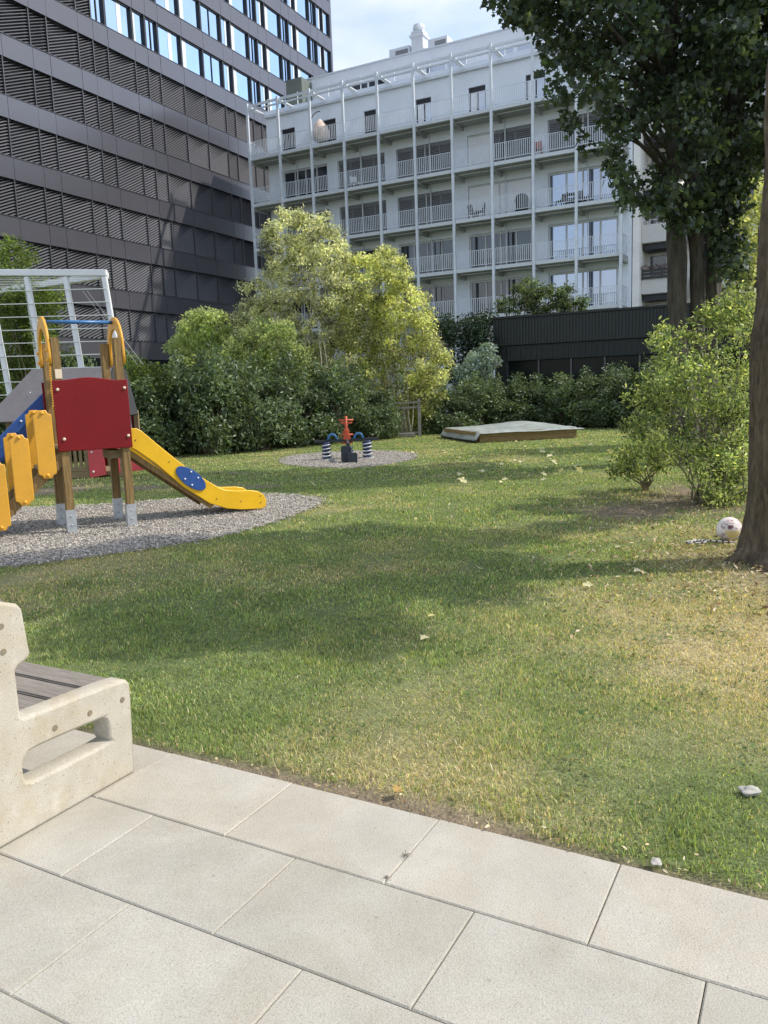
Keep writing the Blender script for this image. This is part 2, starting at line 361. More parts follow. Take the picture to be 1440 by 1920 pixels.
def stems(name, base, clumps, r0, parent, mat, seed, wob=.12, seg=5, maxn=40):
    rnd = random.Random(seed); mb = MB()
    for c in list(clumps)[:maxn]:
        b = Vector((base[0]+rnd.uniform(-1, 1)*base[3], base[1]+rnd.uniform(-1, 1)*base[3], base[2])) if len(base) > 3 else Vector(base)
        e = Vector(c[:3]); n = 5; pts = []
        for i in range(n+1):
            t = i/n; p = b.lerp(e, t); p.x = b.x+(e.x-b.x)*t**1.5; p.y = b.y+(e.y-b.y)*t**1.5
            if 0 < i < n: p += Vector((rnd.uniform(-1, 1), rnd.uniform(-1, 1), rnd.uniform(-.5, .5)))*wob*.5
            pts.append(p)
        mb.tube(pts, [r0*(1-.8*i/n) for i in range(n+1)], seg)
    return mb.build(name, mat, parent, True)
def dome(rng, rx, ry, h, n, rr, zlow=.15):
    out = []
    for i in range(n):
        a = rng.uniform(0, 2*math.pi); t = rng.uniform(zlow, 1); q = math.sqrt(max(0, 1-t**2.2)); f = rng.uniform(.55, 1)
        out.append((rx*q*f*math.cos(a), ry*q*f*math.sin(a), h*(t*.9), rr*rng.uniform(.7, 1.2), .85))
    return out

# ------------------------------------------------------------------ ground frame (paving direction)
YAW = -0.50444
cY, sY = math.cos(YAW), math.sin(YAW)
def uv2xy(u, v): return u*cY-v*sY, u*sY+v*cY
V0 = 2.2875
GR1 = smooth_poly([(-6.5,7.6),(-5,6.95),(-3.52,7.1),(-2.6,7.6),(-1.79,8.25),(-1.2,9.4),(-.92,10.6),(-1.3,11.35),(-2.2,11.75),(-3.2,11.4),(-4.5,11.1),(-6.5,11.3),(-7.8,9.6)], 6)
GR2 = smooth_poly([(-2.27,18.1),(-1.9,16.6),(-.65,15.55),(.45,16.5),(.74,17.8),(.3,19.2),(-.8,19.84),(-1.9,19.3)], 6)
def lawn_state(x, y):
    """dryness and bare-soil factors at a point of the lawn"""
    v = -x*sY+y*cY-V0
    n1 = fnoise(x, y, 1.3, 3); n2 = fnoise(x, y, .5, 9); n3 = fnoise(x, y, 3.2, 21)
    dry = np.clip((n1-.50)*3.2, 0, 1)*.45 + .45*np.exp(-((x-2.0)**2/1.0+(y-3.75)**2/1.3))*(.6+2.4*fnoise(x,y,.6,61)) + .22*np.exp(-((x-.85)**2/.5+(y-4.1)**2/.7))*(.3+1.2*fnoise(x,y,.5,62))
    dry += .25*np.exp(-((v-.25)/.25)**2)+.8*np.exp(-((x-2.9)**2/1.6+(y-5.6)**2/2.4))+.25*np.clip((n3-.55)*3, 0, 1)*np.clip((16-y)/8, 0, 1)
    dry -= .5*np.exp(-((x-1.15)**2/.12+(y-2.25)**2/.2))+.35*np.exp(-((x+.9)**2/.5+(y-3.9)**2/.5))
    dry = np.clip(dry+(n2-.5)*.7-.06, 0, 1)
    edge = np.clip(1-(v-.012)/(.035+.16*np.clip(n1-.42, 0, 1)*2+.05*n2), 0, 1)
    tree = 1.15*np.exp(-((x-3.3)**2/1.0+(y-5.8)**2/1.3))+.95*np.exp(-((x-2.9)**2/1.1+(y-9.0)**2/.7))+1.1*np.exp(-((x-4.1)**2/2.+(y-10.2)**2/3))
    soil = np.clip(edge*1.3, 0, 1)+np.clip(tree*(.55+.9*n2)-.35, 0, 1)
    for (ax, ay, rx, ry) in ((-4.1,13.4,.55,.5),(-1.95,12.9,.5,.28),(-2.9,15.4,.7,.25),(-5.6,13.5,.9,.9)):
        soil = soil+np.clip(1.6*np.exp(-((x-ax)**2/rx**2+(y-ay)**2/ry**2))-.5, 0, 1)
    return dry, np.clip(soil, 0, 1)

def build_ground():
    mb = MB(); mb.add([(-400,-400,-.06),(400,-400,-.06),(400,500,-.06),(-400,500,-.06)], [(0,1,2,3)])
    tag(mb.build('ground', MAT['earth']), kind='structure')
    us = np.concatenate([np.arange(-60,-12,2), np.arange(-12,-4,.2), np.arange(-4,6,.06), np.arange(6,14,.2), np.arange(14,61,2)])
    vs = np.concatenate([[0,.012], np.arange(.04,6,.06), np.arange(6,24,.2), np.arange(24,75,3)])
    U, Vv = np.meshgrid(us, vs, indexing='ij'); x, y = uv2xy(U, V0+Vv+.004)
    dry, soil = lawn_state(x, y)
    z = -.012-.012*soil+.01*(fnoise(x, y, .4, 5)-.5)
    z[:, 0] = -.03
    nu, nv = U.shape; idx = np.arange(nu*nv).reshape(nu, nv)
    F = np.stack([idx[:-1,:-1], idx[1:,:-1], idx[1:,1:], idx[:-1,1:]], -1).reshape(-1, 4)
    me = bpy.data.meshes.new('lawn'); me.from_pydata(np.stack([x,y,z],-1).reshape(-1,3).tolist(), [], F.tolist()); me.update()
    a = me.color_attributes.new('Col', 'FLOAT_COLOR', 'POINT')
    g = np.array([.125,.16,.055]); d = np.array([.44,.35,.20]); s = np.array([.20,.155,.105])
    c = g+(d-g)*dry[...,None]*.8; c = c+(s-c)*soil[...,None]
    a.data.foreach_set('color', np.c_[c.reshape(-1,3), np.ones(nu*nv)].astype(np.float32).ravel())
    mat = M('lawn_soil', None, .95, var=.3, scale=14, bump=.7, bscale=70, attr='Col', fine=.35, fscale=110)
    tag(link('lawn', me, mat, smooth=True), kind='structure')
    # paving
    Wd, D, J = .608, .3996, .0028
    rng = random.Random(4); mb = MB()
    offs = [0, .291, -.017]; U0 = -2.3066
    for r in range(0, 16):
        of = U0+(offs[r] if r < 3 else (.29 if r % 2 else 0))
        v1 = V0-r*D; v0_ = v1-D
        for k in range(-16, 20):
            u0 = of+k*Wd; u1 = u0+Wd
            t = rng.uniform(-.022, .022)
            base = np.array([.415,.395,.342])+t*.8 if r else np.array([.435,.407,.345])+t*.8
            mb.col = tuple(base)
            b = .004; h = rng.uniform(-.0012, .0012)
            def P(u, v, z): X, Y = uv2xy(u, v); return (X, Y, z)
            a0, a1, c0, c1 = u0+J/2, u1-J/2, v0_+J/2, v1-J/2
            vs_ = [P(a0,c0,-.04),P(a1,c0,-.04),P(a1,c1,-.04),P(a0,c1,-.04),P(a0,c0,h-b),P(a1,c0,h-b),P(a1,c1,h-b),P(a0,c1,h-b),
                   P(a0+b,c0+b,h),P(a1-b,c0+b,h),P(a1-b,c1-b,h),P(a0+b,c1-b,h)]
            mb.add(vs_, [(0,1,5,4),(1,2,6,5),(2,3,7,6),(3,0,4,7),(4,5,9,8),(5,6,10,9),(6,7,11,10),(7,4,8,11),(8,9,10,11)])
    tag(mb.build('pavement', MAT['slab']), kind='structure')
    mb = MB(); q = [uv2xy(-12, V0), uv2xy(-12, V0-6.4), uv2xy(12, V0-6.4), uv2xy(12, V0)]
    mb.add([(p[0], p[1], -.012) for p in q], [(0,1,2,3)])
    tag(mb.build('pavement_bedding', MAT['joint']), kind='structure')

def build_gravel():
    for nm, poly, n, seed in (('gravel_bed', GR1, 34000, 1), ('gravel_bed', GR2, 9000, 2)):
        rng = np.random.default_rng(seed); poly_a = np.array(poly); cx, cy = poly_a.mean(0)
        mb = MB(); k = len(poly)
        ring2 = [(cx+(p[0]-cx)*.96, cy+(p[1]-cy)*.96) for p in poly]
        vs = [(cx, cy, .012)]+[(p[0], p[1], .012) for p in ring2]+[(p[0], p[1], -.02) for p in poly]
        fs = [(0, 1+i, 1+(i+1) % k) for i in range(k)]+[(1+i, 1+k+i, 1+k+(i+1) % k, 1+(i+1) % k) for i in range(k)]
        mb.add(vs, fs); tag(mb.build(nm, MAT['gravelbase']), kind='structure')
        stray = int(n*.03)
        x = rng.uniform(poly_a[:,0].min()-.1, poly_a[:,0].max()+.1, n*2); y = rng.uniform(poly_a[:,1].min()-.1, poly_a[:,1].max()+.1, n*2)
        grow = [(cx+(p[0]-cx)*1.03, cy+(p[1]-cy)*1.03) for p in poly]
        ok = inside(x, y, grow); x, y = x[ok], y[ok]
        kk = rng.integers(0, k, stray*3); ex = poly_a[kk]+(poly_a[kk]-[cx, cy])*np.abs(rng.normal(0, .035, (stray*3, 1))); x = np.r_[x, ex[:,0]]; y = np.r_[y, ex[:,1]]; n = len(x)
        T = np.array([(1,0,0),(0,1,0),(-1,0,0),(0,-1,0),(0,0,.7),(0,0,-.7)]); faces = [(0,1,4),(1,2,4),(2,3,4),(3,0,4),(1,0,5),(2,1,5),(3,2,5),(0,3,5)]
        A = rng.normal(size=(n,3,3)); Q, _ = np.linalg.qr(A); S = rng.uniform(.006,.016,(n,1,1))*rng.uniform(.6,1.2,(n,6,1))
        V = np.einsum('kj,nij->nki', T, Q)*S; V[:,:,2] *= .8
        V += np.stack([x,y,.014+rng.uniform(0,.012,n)],-1)[:,None,:]
        col = pick_cols(rng, n, [(.50,.465,.41),(.30,.28,.25),(.68,.63,.56),(.15,.14,.125),(.50,.44,.37)], .15)
        tag(link('gravel', mesh_from('gravel', V.reshape(-1,3), faces, 6, n, col), MAT['stones']), kind='stuff')

def build_grass():
    rng = np.random.default_rng(11); Xs = []
    bands = [(1.9,3.6,15000,.0034,.036),(3.6,5.2,9000,.0046,.038),(5.2,8,4200,.0072,.040),(8,13,1900,.0105,.042),(13,29,620,.019,.045)]
    P = []; Wd = []; Hh = []
    for y0, y1, den, w, h in bands:
        xl = -.53*y1-1.9; xr = .53*y1+1.9; n = int(den*(y1-y0)*(xr-xl))
        x = rng.uniform(xl, xr, n); y = rng.uniform(y0, y1, n)
        v = -x*sY+y*cY-V0
        over = np.abs(x)-(.53*y+.3); ok = (v > .006) & (over < 1.6) & (rng.random(n) < np.where(over > 0, .55, 1.))
        x, y = x[ok], y[ok]; dry, soil = lawn_state(x, y)
        pr = 1-.97*np.clip(soil*1.25, 0, 1); ok = rng.random(len(x)) < pr
        ok &= ~inside(x, y, GR1) & ~inside(x, y, GR2)
        ok &= ~inside(x, y, [(2.5,21.5),(5.5,22.2),(4.9,25.2),(1.9,24.5)])
        x, y = x[ok], y[ok]; P.append(np.c_[x, y]); Wd.append(np.full(len(x), w)); Hh.append(np.full(len(x), h))
    P = np.concatenate(P); Wd = np.concatenate(Wd); Hh = np.concatenate(Hh); n = len(P)
    dry, soil = lawn_state(P[:,0], P[:,1]); tall = fnoise(P[:,0], P[:,1], .35, 33)
    h = Hh*.62*rng.uniform(.55, 1.25, n)*(.42+1.15*tall)*(1-.3*dry)
    a = rng.uniform(0, 2*math.pi, n); lean = rng.uniform(.1, .95, n)*(1+.5*dry)
    side = np.stack([np.cos(a), np.sin(a), 0*a], -1); b = a+rng.normal(size=n)*.6+math.pi/2
    ld = np.stack([np.cos(b), np.sin(b), 0*b], -1)
    base = np.c_[P, np.full(n, -.016)]
    w = (Wd*rng.uniform(.6, 1.3, n))[:,None]; up = np.array([0,0,1.])
    mid = base+up*(h*.6)[:,None]+ld*(h*lean*.28)[:,None]; tip = base+up*h[:,None]+ld*(h*lean)[:,None]
    V = np.stack([base-side*w*.5, base+side*w*.5, mid+side*w*.4, tip, mid-side*w*.4], 1).reshape(-1, 3)
    green = pick_cols(rng, n, [(.27,.36,.13),(.22,.31,.12),(.33,.41,.145),(.285,.345,.15)], .34)
    hue = fnoise(P[:,0], P[:,1], .22, 71)[:,None]; green = green*(.68+.62*hue)*np.array([1.,1.,1.])+np.array([.02,.0,-.01])*(hue-.5)
    straw = pick_cols(rng, n, [(.70,.57,.36),(.60,.49,.29),(.78,.65,.43),(.44,.42,.19)], .32)
    isd = (rng.random(n) < np.clip(dry*.85+.09, 0, 1))[:,None]
    col = np.where(isd, straw, green*(1-dry[:,None]*.2)+np.array([.2,.2,.06])*dry[:,None]*.3)
    o = link('grass', mesh_from('grass', V, [(0,1,2,4),(4,2,3)], 5, n, col), MAT['grass']); tag(o, kind='stuff')
    # clover and broad-leaved weeds between the blades
    rng = np.random.default_rng(15); cx = rng.uniform(-2.6, 2.6, 150); cy = rng.uniform(2.6, 7, 150); k = rng.integers(0, 150, 5200)
    q = np.c_[cx[k]+rng.normal(size=5200)*.09, cy[k]+rng.normal(size=5200)*.07]; v = -q[:,0]*sY+q[:,1]*cY-V0; _, so = lawn_state(q[:,0], q[:,1]); q = q[(v > .08) & (so < .3)]
    me = leaf_mesh('lawn_weeds', np.c_[q, rng.uniform(.004, .024, len(q))], rng.uniform(.010, .024, len(q)), OVAL, pick_cols(rng, len(q), [(.13,.20,.07),(.10,.165,.06),(.19,.26,.11)], .2), rng, up=2.6, droop=0, width=1.7)
    tag(link('lawn_weeds', me, MAT['grass']), kind='stuff')
    # dry leaf litter under the trees: uncountable scraps
    rng = np.random.default_rng(5); pts = []
    for cx, cy, sx, sy, k in ((3.1,5.7,.9,.9,2300),(2.9,7.0,.7,.8,800),(3.2,9.2,1.1,.9,700),(4.4,10.5,1.2,1.2,600),(2.4,4.7,.8,.6,120)):
        pts.append(np.c_[rng.normal(cx, sx, k), rng.normal(cy, sy, k)])
    v = np.linspace(-3.2, 2.2, 420)+rng.normal(size=420)*.02; vv = V0+np.abs(rng.normal(.03, .05, 420))
    pts.append(np.stack(uv2xy(v, vv), -1))
    pts = np.concatenate(pts); vq = -pts[:,0]*sY+pts[:,1]*cY-V0; pts = pts[vq > .01]; n = len(pts)
    size = rng.uniform(.018, .055, n); size *= np.where(-pts[:,0]*sY+pts[:,1]*cY-V0 < .25, .42, 1.)
    me = leaf_mesh('leaf_litter', np.c_[pts, rng.uniform(.004, .022, n)], size, OVAL,
                   pick_cols(rng, n, [(.38,.28,.16),(.50,.40,.24),(.20,.12,.06),(.60,.52,.36),(.28,.2,.1)], .2), rng, up=2.2, droop=0)
    tag(link('leaf_litter', me, MAT['litter']), kind='stuff')

# ------------------------------------------------------------------ dark office building
def build_office():
    k = .87; b = 1.11681
    root = empty('office_building', (-25*k, 45*k, 0), b, 'tall dark metal-clad office building with bands of closed slatted blinds and sky-reflecting upper windows', 'building')
    S = 3.549*k; ZT = CAM_H+(5.773-CAM_H)*k; SP = 1.296*k; U1 = 48.5*k; NF = 13
    Um = [(-3.6,-1.7),(-1.7,-.35),(-.35,.95),(.95,3.6),(3.6,4.95),(4.95,7.14),(7.14,9.42),(9.42,10.8),(10.8,13.42),(13.42,14.75),(14.75,16.12),(16.12,18.8),(18.8,20.15),(20.15,21.5),
          (21.5,24.2),(24.2,26.88),(26.88,29.55),(29.55,30.9),(30.9,33.6),(33.6,34.95),(34.95,36.3),(36.3,39.),(39.,40.35),(40.35,41.7),(41.7,44.4),(44.4,45.75),(45.75,47.1),(47.1,48.5)]
    Um = [(p*k, q*k) for p, q in Um]
    ztop = ZT+S*(NF-1)
    rj = random.Random(2)
    mb = MB(); mb.box(-8*k, U1-.05, .42, 18, 0, ztop+.3)
    mb.build('wall', MAT['backing'], root)
    mb = MB(); mb.box(-8*k, U1-.3, .02, .40, 0, ZT-SP-.03); mb.build('ground_storey', MAT['darkpane'], root)
    for f in range(NF):
        z1 = ZT+S*f; z0 = z1-SP; mb = MB()
        xs = [-8*k]+[q for _, q in Um]
        for i in range(len(xs)-1):           # separate cassettes with thin open joints
            g = .012; q_ = [rj.uniform(-.006, .006) for _ in range(3)]; xa, xb_ = xs[i]+g, xs[i+1]-g
            mb.add([(xa,q_[0],z0),(xb_,q_[1],z0),(xb_,.4,z0),(xa,.4,z0),(xa,q_[0]+q_[2],z1),(xb_,q_[1]+q_[2],z1),(xb_,.4,z1),(xa,.4,z1)],[(0,3,2,1),(4,5,6,7),(0,1,5,4),(1,2,6,5),(2,3,7,6),(3,0,4,7)])
        mb.box(-8*k, U1, .03, .41, z0+.01, z1-.01)
        sp = mb.build('spandrel', MAT['spandrel'], root)
        t = MB(); t.box(-8*k, U1, -.035, .05, z1+.002, z1+.03); t.build('sill_trim', MAT['mullion'], sp)
    mb = MB(); mb.box(U1-.005, U1+.28, .0, 18, 0, ztop); mb.build('side_wall', MAT['spandrel'], root)
    H0 = S-SP
    protoB = {}; protoW = {}
    nb = nw = 0; rest = MB(); rest_m = MB()
    for f in range(-1, NF-1):
        zb = ZT+S*f
        for i, (u0, u1) in enumerate(Um):
            glass = (f >= 6 and u0 > 5*k) if f > 6 else (f == 6 and u0 > 14.6*k)
            if f == 7 and u0 < 9*k: glass = False
            if f == -1: glass = False
            if f >= 10 and i % 5 in (1, 2): glass = False
            w = round(u1-u0, 3)
            slope = .42 if u0 < 12*k else (.52 if u0 < 20*k else .65)
            if f < 0: slope *= .75
            if glass:
                if nw >= 100: continue
                nw += 1
                cu = (i*7+f*3) % 3; key = (w, cu)
                if key not in protoW:
                    fr = MB(); fr.box(0,.06*k,.06,.36,0,H0); fr.box(w-.2*k,w-.012,.05,.36,0,H0); fr.box(.06*k,w-.2*k,.09,.36,H0-.13,H0); fr.box(.06*k,w-.2*k,.12,.36,0,.05)
                    fr.box(w-.2*k,w-.165*k,-.01,.048,0,H0)
                    if cu == 1: fr.box(w*.42,w*.42+.05,.10,.15,.06,H0-.13)
                    gp = MB(); gp.box(.06*k,w-.2*k,.16,.18,.05,H0-.13)
                    cp = MB()
                    if cu == 0: cp.box(.07*k,.07*k+.2*w,.145,.157,.06,H0-.14)
                    if cu == 2: cp.box(w*.45,w*.45+.16*w,.145,.157,.06,H0-.14)
                    protoW[key] = (fr.mesh('window'), gp.mesh('pane'), cp.mesh('curtain') if cp.v else None)
                a, g, c = protoW[key]
                o = link('window', a, MAT['darkframe'], root); o.location = (u0, 0, zb+.03)
                link('pane', g, MAT['skyglass'], o)
                if c: link('curtain', c, MAT['curtain'], o)
            else:
                if f < 0 or (f == 0 and u0 < 9*k): continue
                seen = (4 <= i <= 18 and f <= 6 and nb < 99)
                nb += seen
                key = (w, slope)
                if key not in protoB:
                    mb = MB(); pitch = .185*k; x0, x1 = .03, w-.075; q = slope*(x1-x0)
                    n = int((H0+q)/pitch)+1
                    for j in range(n):
                        za = -q+j*pitch; zb2 = za+q         # left and right heights of one slat
                        xa, xb_ = x0, x1
                        if za < 0: xa = x0+(0-za)/slope; za_ = 0
                        else: za_ = za
                        if zb2 > H0-.02: xb_ = x0+(H0-.02-za)/slope; zb_ = H0-.02
                        else: zb_ = zb2
                        if xb_-xa < .04: continue
                        t = pitch*.46
                        mb.add([(xa,.06,za_),(xb_,.06,zb_),(xb_,.17,min(zb_+t,H0-.005)),(xa,.17,min(za_+t,H0-.005)),(xa,.07,za_-.0),(xb_,.07,zb_)],[(0,1,2,3),(4,3,2,5)])
                    fr = MB(); fr.box(w-.07,w-.015,.02,.3,0,H0-.005)
                    protoB[key] = (mb.mesh('blind'), fr.mesh('mullion'))
                a, c = protoB[key]
                if not seen:
                    for me_, acc in ((a, rest), (c, rest_m)):
                        acc.add([(v.co.x+u0, v.co.y, v.co.z+zb+.03) for v in me_.vertices], [tuple(p.vertices) for p in me_.polygons])
                    continue
                o = link('blind', a, MAT['slat'], root); o.location = (u0, 0, zb+.03)
                link('mullion', c, MAT['mullion'], o)

    tag(rest.build('blind', MAT['slat'], root), kind='stuff'); tag(rest_m.build('mullion', MAT['mullion'], root), kind='stuff')

# ------------------------------------------------------------------ white apartment building
APT_A = -.487106; APT_S = 2.44647
APT_Z = [2.9, 5.77, 8.534, 11.41, 14.32, 17.313]; APT_TOP = 20.61; APT_D = 1.6
def apt_xy(u, d): return -8.105+u*math.cos(APT_A)-d*math.sin(APT_A), 56.566+u*math.sin(APT_A)+d*math.cos(APT_A)
def build_apartments():
    root = empty('apartment_building', (-8.105, 56.566, 0), APT_A, 'white apartment block with galvanised posts and six rows of railed balconies', 'building')
    UE = 10*APT_S; D = APT_D
    # window groups: floor index, u0, u1, content
    G = []
    for f, kind in ((4, 'ssskms'), (3, 'gdsllb'), (2, 'gddddb'), (1, 'dddddb'), (0, 'dddddb')):
        for j, (a, b2) in enumerate(((1.45,5.0),(5.8,9.3),(10.12,14.05),(14.95,18.95),(19.93,23.95))): G.append((f, a, b2, kind[j+1] if f < 3 else kind[j if f == 4 else j+1]))
    G = [g if not (g[0] == 4) else (g[0], g[1], g[2], 'dssms'[[1.45,5.8,10.12,14.95,19.93].index(g[1])]) for g in G]
    # wall with real openings: piers and lintels
    mb = MB(); T = .35
    zs = [0]+APT_Z+[20.35]
    for f in range(6):
        z0 = APT_Z[f]; z1 = APT_Z[f+1] if f < 5 else 20.35; ops = [(g[1], g[2]) for g in G if g[0] == f]; hh = 2.25
        if f == 5: ops = [(1.52,2.6),(4.71,5.8),(7.92,8.9),(11.59,12.64),(15.1,16.18),(18.65,19.8)]; hh = 1.95
        u = .3
        for a, b2 in ops:
            mb.box(u, a, D, D+T, z0, z0+hh); u = b2
        mb.box(u, UE+.1, D, D+T, z0, z0+hh); mb.box(.3, UE+.1, D, D+T, z0+hh, z1)
    mb.box(.3, UE+.1, D, D+T, 0, APT_Z[0])
    mb.build('wall', MAT['render'], root)
    mb = MB(); mb.box(.3, UE+.1, D+T, 13.5, 0, 20.3); mb.build('body', MAT['render'], root)
    mb = MB(); mb.box(.2, UE+.2, D-.06, 13.6, 20.35, 20.62); mb.build('roof_edge', MAT['render'], root)
    g_ = MB(); g_.box(.2, UE+.2, D-.16, D-.062, 20.18, 20.34); g_.build('gutter', MAT['apsteel'], root)
    rl = MB()
    for i in range(11): rl.beam((.4+i*2.42, D+.2, 20.62), (.4+i*2.42, D+.2, 21.5), .04, .04)
    rl.box(.3, UE, D+.17, D+.23, 21.05, 21.12)
    rl.build('roof_railing', MAT['whitesteel'], root)
    ph = MB(); ph.box(.5, UE+.1, 5.0, 13, 20.625, 23.42); p = ph.build('roof_storey', MAT['roofwall'], root)
    for a in (5.2, 6.6, 10.9, 12.4, 15.5, 17.1, 20.3, 21.9):
        w = MB(); w.box(a, a+1.25, 4.96, 5.02, 21.5, 22.35); w.build('window', MAT['blueglass'] if a > 9 else MAT['darkglass'], p)
    cp = MB(); cp.box(.45, UE+.15, 4.9, 13.05, 23.425, 23.5); cp.build('coping', MAT['deckedge'], p)
    gb = MB(); gb.box(.75, 2.05, 3.6, 4.9, 20.63, 23.15); gb.build('roof_access_box', MAT['greenbox'], root)
    ch = MB(); ch.box(9.1, 9.95, 6.6, 7.4, 23.5, 25.5); ch.box(9.0, 10.05, 6.5, 7.5, 25.1, 25.25); ch.tube([(9.5,7,25.5),(9.5,7,25.72),(9.5,7,25.95)], [.3,.42,.36], 12); ch.build('chimney', MAT['roofwall'], root)
    for a, b2 in ((7.35, 8.9), (10.3, 11.7)):
        q = MB(); q.box(a, b2, 6.7, 7.6, 23.5, 24.75); q = q.build('ventilation_unit', MAT['roofwall'], root)
        l = MB(); l.box(a+.5, b2-.12, 6.66, 6.71, 23.7, 24.55); l.build('grille', MAT['shutter'], q)
    dm = MB(); dm.tube([(3.3,8,23.5),(3.3,8,24.0)], .4, 10); dm.ball((4.2,8,23.8), .35); dm.build('roof_vent', MAT['roofwall'], root)
    # windows
    pc = {}
    for n_, (f, a, b2, kd) in enumerate(G):
        w = b2-a; z = APT_Z[f]; key = round(w, 2)
        cuts = [.05, w*.26, w*.5, w*.75, w-.05]
        fr = MB(); y0 = D+.12
        for c in cuts: fr.box(c-.045, c+.045, y0, y0+.1, 0.05, 2.2)
        fr.box(0, w, y0+.002, y0+.098, 2.13, 2.25); fr.box(0, w, y0+.002, y0+.098, 0, .07)
        wn_ = fr.build('window', MAT['frame'] if kd in 'dbgs' else MAT['frame'], root); wn_.location = (a, 0, z)
        mat = MAT['blueglass'] if kd == 'b' else MAT['darkglass']
        for c in range(4):
            pn = MB(); pn.box(cuts[c]+.045, cuts[c+1]-.045, y0+.05, y0+.07, .07, 2.13); o = pn.build('pane', mat, wn_)
        def shutter(x0, x1, m_, zlow=.05):
            if m_ is MAT['whiteblind']:
                s = MB()
                for j in range(16): s.box(x0, x1, y0-.03, y0-.005, .05+j*.13, .05+j*.13+.126)
                s.build('blind', m_, wn_); return
            s = MB(); q = .12; nn = int((2.13-zlow)/q)
            for j in range(nn):
                zz = zlow+j*q; s.add([(x0,y0-.03,zz),(x1,y0-.03,zz),(x1,y0+.0,zz+q*.86),(x0,y0+.0,zz+q*.86),(x0,y0-.02,zz),(x1,y0-.02,zz)],[(0,1,2,3),(4,3,2,5)])
            s.box(x0, x1, y0-.045, y0-.001, 2.05, 2.24)
            s.build('blind', m_, wn_)
        if kd == 's':
            shutter(.06, w*.49, MAT['shutter']); shutter(w*.51, w-.06, MAT['shutter'])
        if kd == 'l':
            for c in (0, 1): shutter(w*.5*c+.05, w*.5*(c+1)-.05, MAT['whiteblind'] if f == 3 and a > 14 else MAT['shutter'])
        if kd == 'm':
            shutter(.05, w*.42, MAT['whiteblind']); shutter(w*.44, w*.56, MAT['shutter']); shutter(w*.58, w-.05, MAT['shutter'])
        if kd == 'g': shutter(.05, w-.05, MAT['shutter'], 1.5)
    for j, (a, b2) in enumerate([(1.52,2.6),(4.71,5.8),(7.92,8.9),(11.59,12.64),(15.1,16.18),(18.65,19.8)]):
        w = b2-a; fr = MB(); y0 = D+.12
        fr.box(0,.07,y0,y0+.1,0,1.95); fr.box(w-.07,w,y0,y0+.1,0,1.95); fr.box(w/2-.035,w/2+.035,y0,y0+.1,0,1.7); fr.box(.07,w-.07,y0+.002,y0+.098,1.7,1.95)
        o = fr.build('balcony_door', MAT['darkframe'], root); o.location = (a, 0, APT_Z[5])
        pn = MB(); pn.box(.07, w-.07, y0+.04, y0+.06, .05, 1.7); pn.build('pane', MAT['darkglass'] if j < 3 else MAT['blueglass'], o)
        if j >= 3:
            c = MB(); c.box(.1, w*.45, y0+.015, y0+.03, .08, 1.65); c.build('curtain', MAT['whiteblind'], o)
        elif j < 3:
            s = MB()
            for q in range(5): s.box(.12+q*.19, .2+q*.19, y0+.01, y0+.03, .08, 1.62)
            s.build('curtain', MAT['shutter'], o)
    # decks
    for f in range(6):
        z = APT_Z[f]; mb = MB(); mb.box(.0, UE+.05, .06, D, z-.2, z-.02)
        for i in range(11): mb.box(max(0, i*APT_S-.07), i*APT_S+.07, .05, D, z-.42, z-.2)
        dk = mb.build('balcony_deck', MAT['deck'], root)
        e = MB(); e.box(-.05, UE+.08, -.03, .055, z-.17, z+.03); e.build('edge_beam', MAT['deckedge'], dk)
        e = MB(); e.box(.1, UE-.1, .42, .50, z-.27, z-.215); e.build('gap_light_strip', MAT['deckedge'], dk)  # added pale strip, stands in for light showing through a gap in the deck
    # posts, top beams, brackets
    for i in range(11):
        p = MB(); p.box(i*APT_S-.075, i*APT_S+.075, -.16, -.032, 0, APT_TOP+.12); p.build('post', MAT['apsteel'], root)
        br = MB(); x = i*APT_S+.12
        for s_ in (-.10, .10): br.beam((x+s_, .07, APT_TOP-.12), (x+s_, D-.17, APT_TOP-.12), .05, .09)
        for q in range(9): br.box(x-.1, x+.1, .1+q*.155, .16+q*.155, APT_TOP-.14, APT_TOP-.10)
        br.build('roof_bracket', MAT['deckedge'], root)
    tb = MB(); tb.box(-.1, UE+.1, -.03, .07, APT_TOP-.08, APT_TOP+.06); tb.box(-.1, UE+.1, -.02, .06, APT_TOP-.32, APT_TOP-.24); tb.build('top_beam', MAT['apsteel'], root)
    # railings: one bay each
    rm = MB(); w = APT_S-.17
    rm.box(0, w, .0, .025, .98, 1.005); rm.box(0, w, .002, .022, .12, .15)
    n = 19
    for i in range(n): x = .02+(w-.05)*i/(n-1); rm.box(x, x+.034, .003, .021, .15, .98)
    rme = rm.mesh('railing')
    for f in range(6):
        for i in range(10):
            o = link('railing', rme, MAT['apsteel'], root); o.location = (i*APT_S+.085, -.0, APT_Z[f]+.03)
    rs = MB(); w = D-.1; rs.box(0,.025,.05,w,.98,1.005); rs.box(.002,.022,.05,w,.12,.15)
    for i in range(12): y = .06+(w-.1)*i/11; rs.box(.003,.021,y,y+.022,.15,.98)
    rsm = rs.mesh('end_railing')
    for f in range(6):
        for x in (-.02, UE+.03):
            o = link('end_railing', rsm, MAT['apsteel'], root); o.location = (x, 0, APT_Z[f]+.03)
    for i in (1, 3, 5, 7, 9):      # rain pipes down the wall
        p = MB(); p.tube([(i*APT_S+.25-.0, D-.06, 3), (i*APT_S+.25, D-.06, 17)], .04, 6); p.build('rain_pipe', MAT['apsteel'], root)

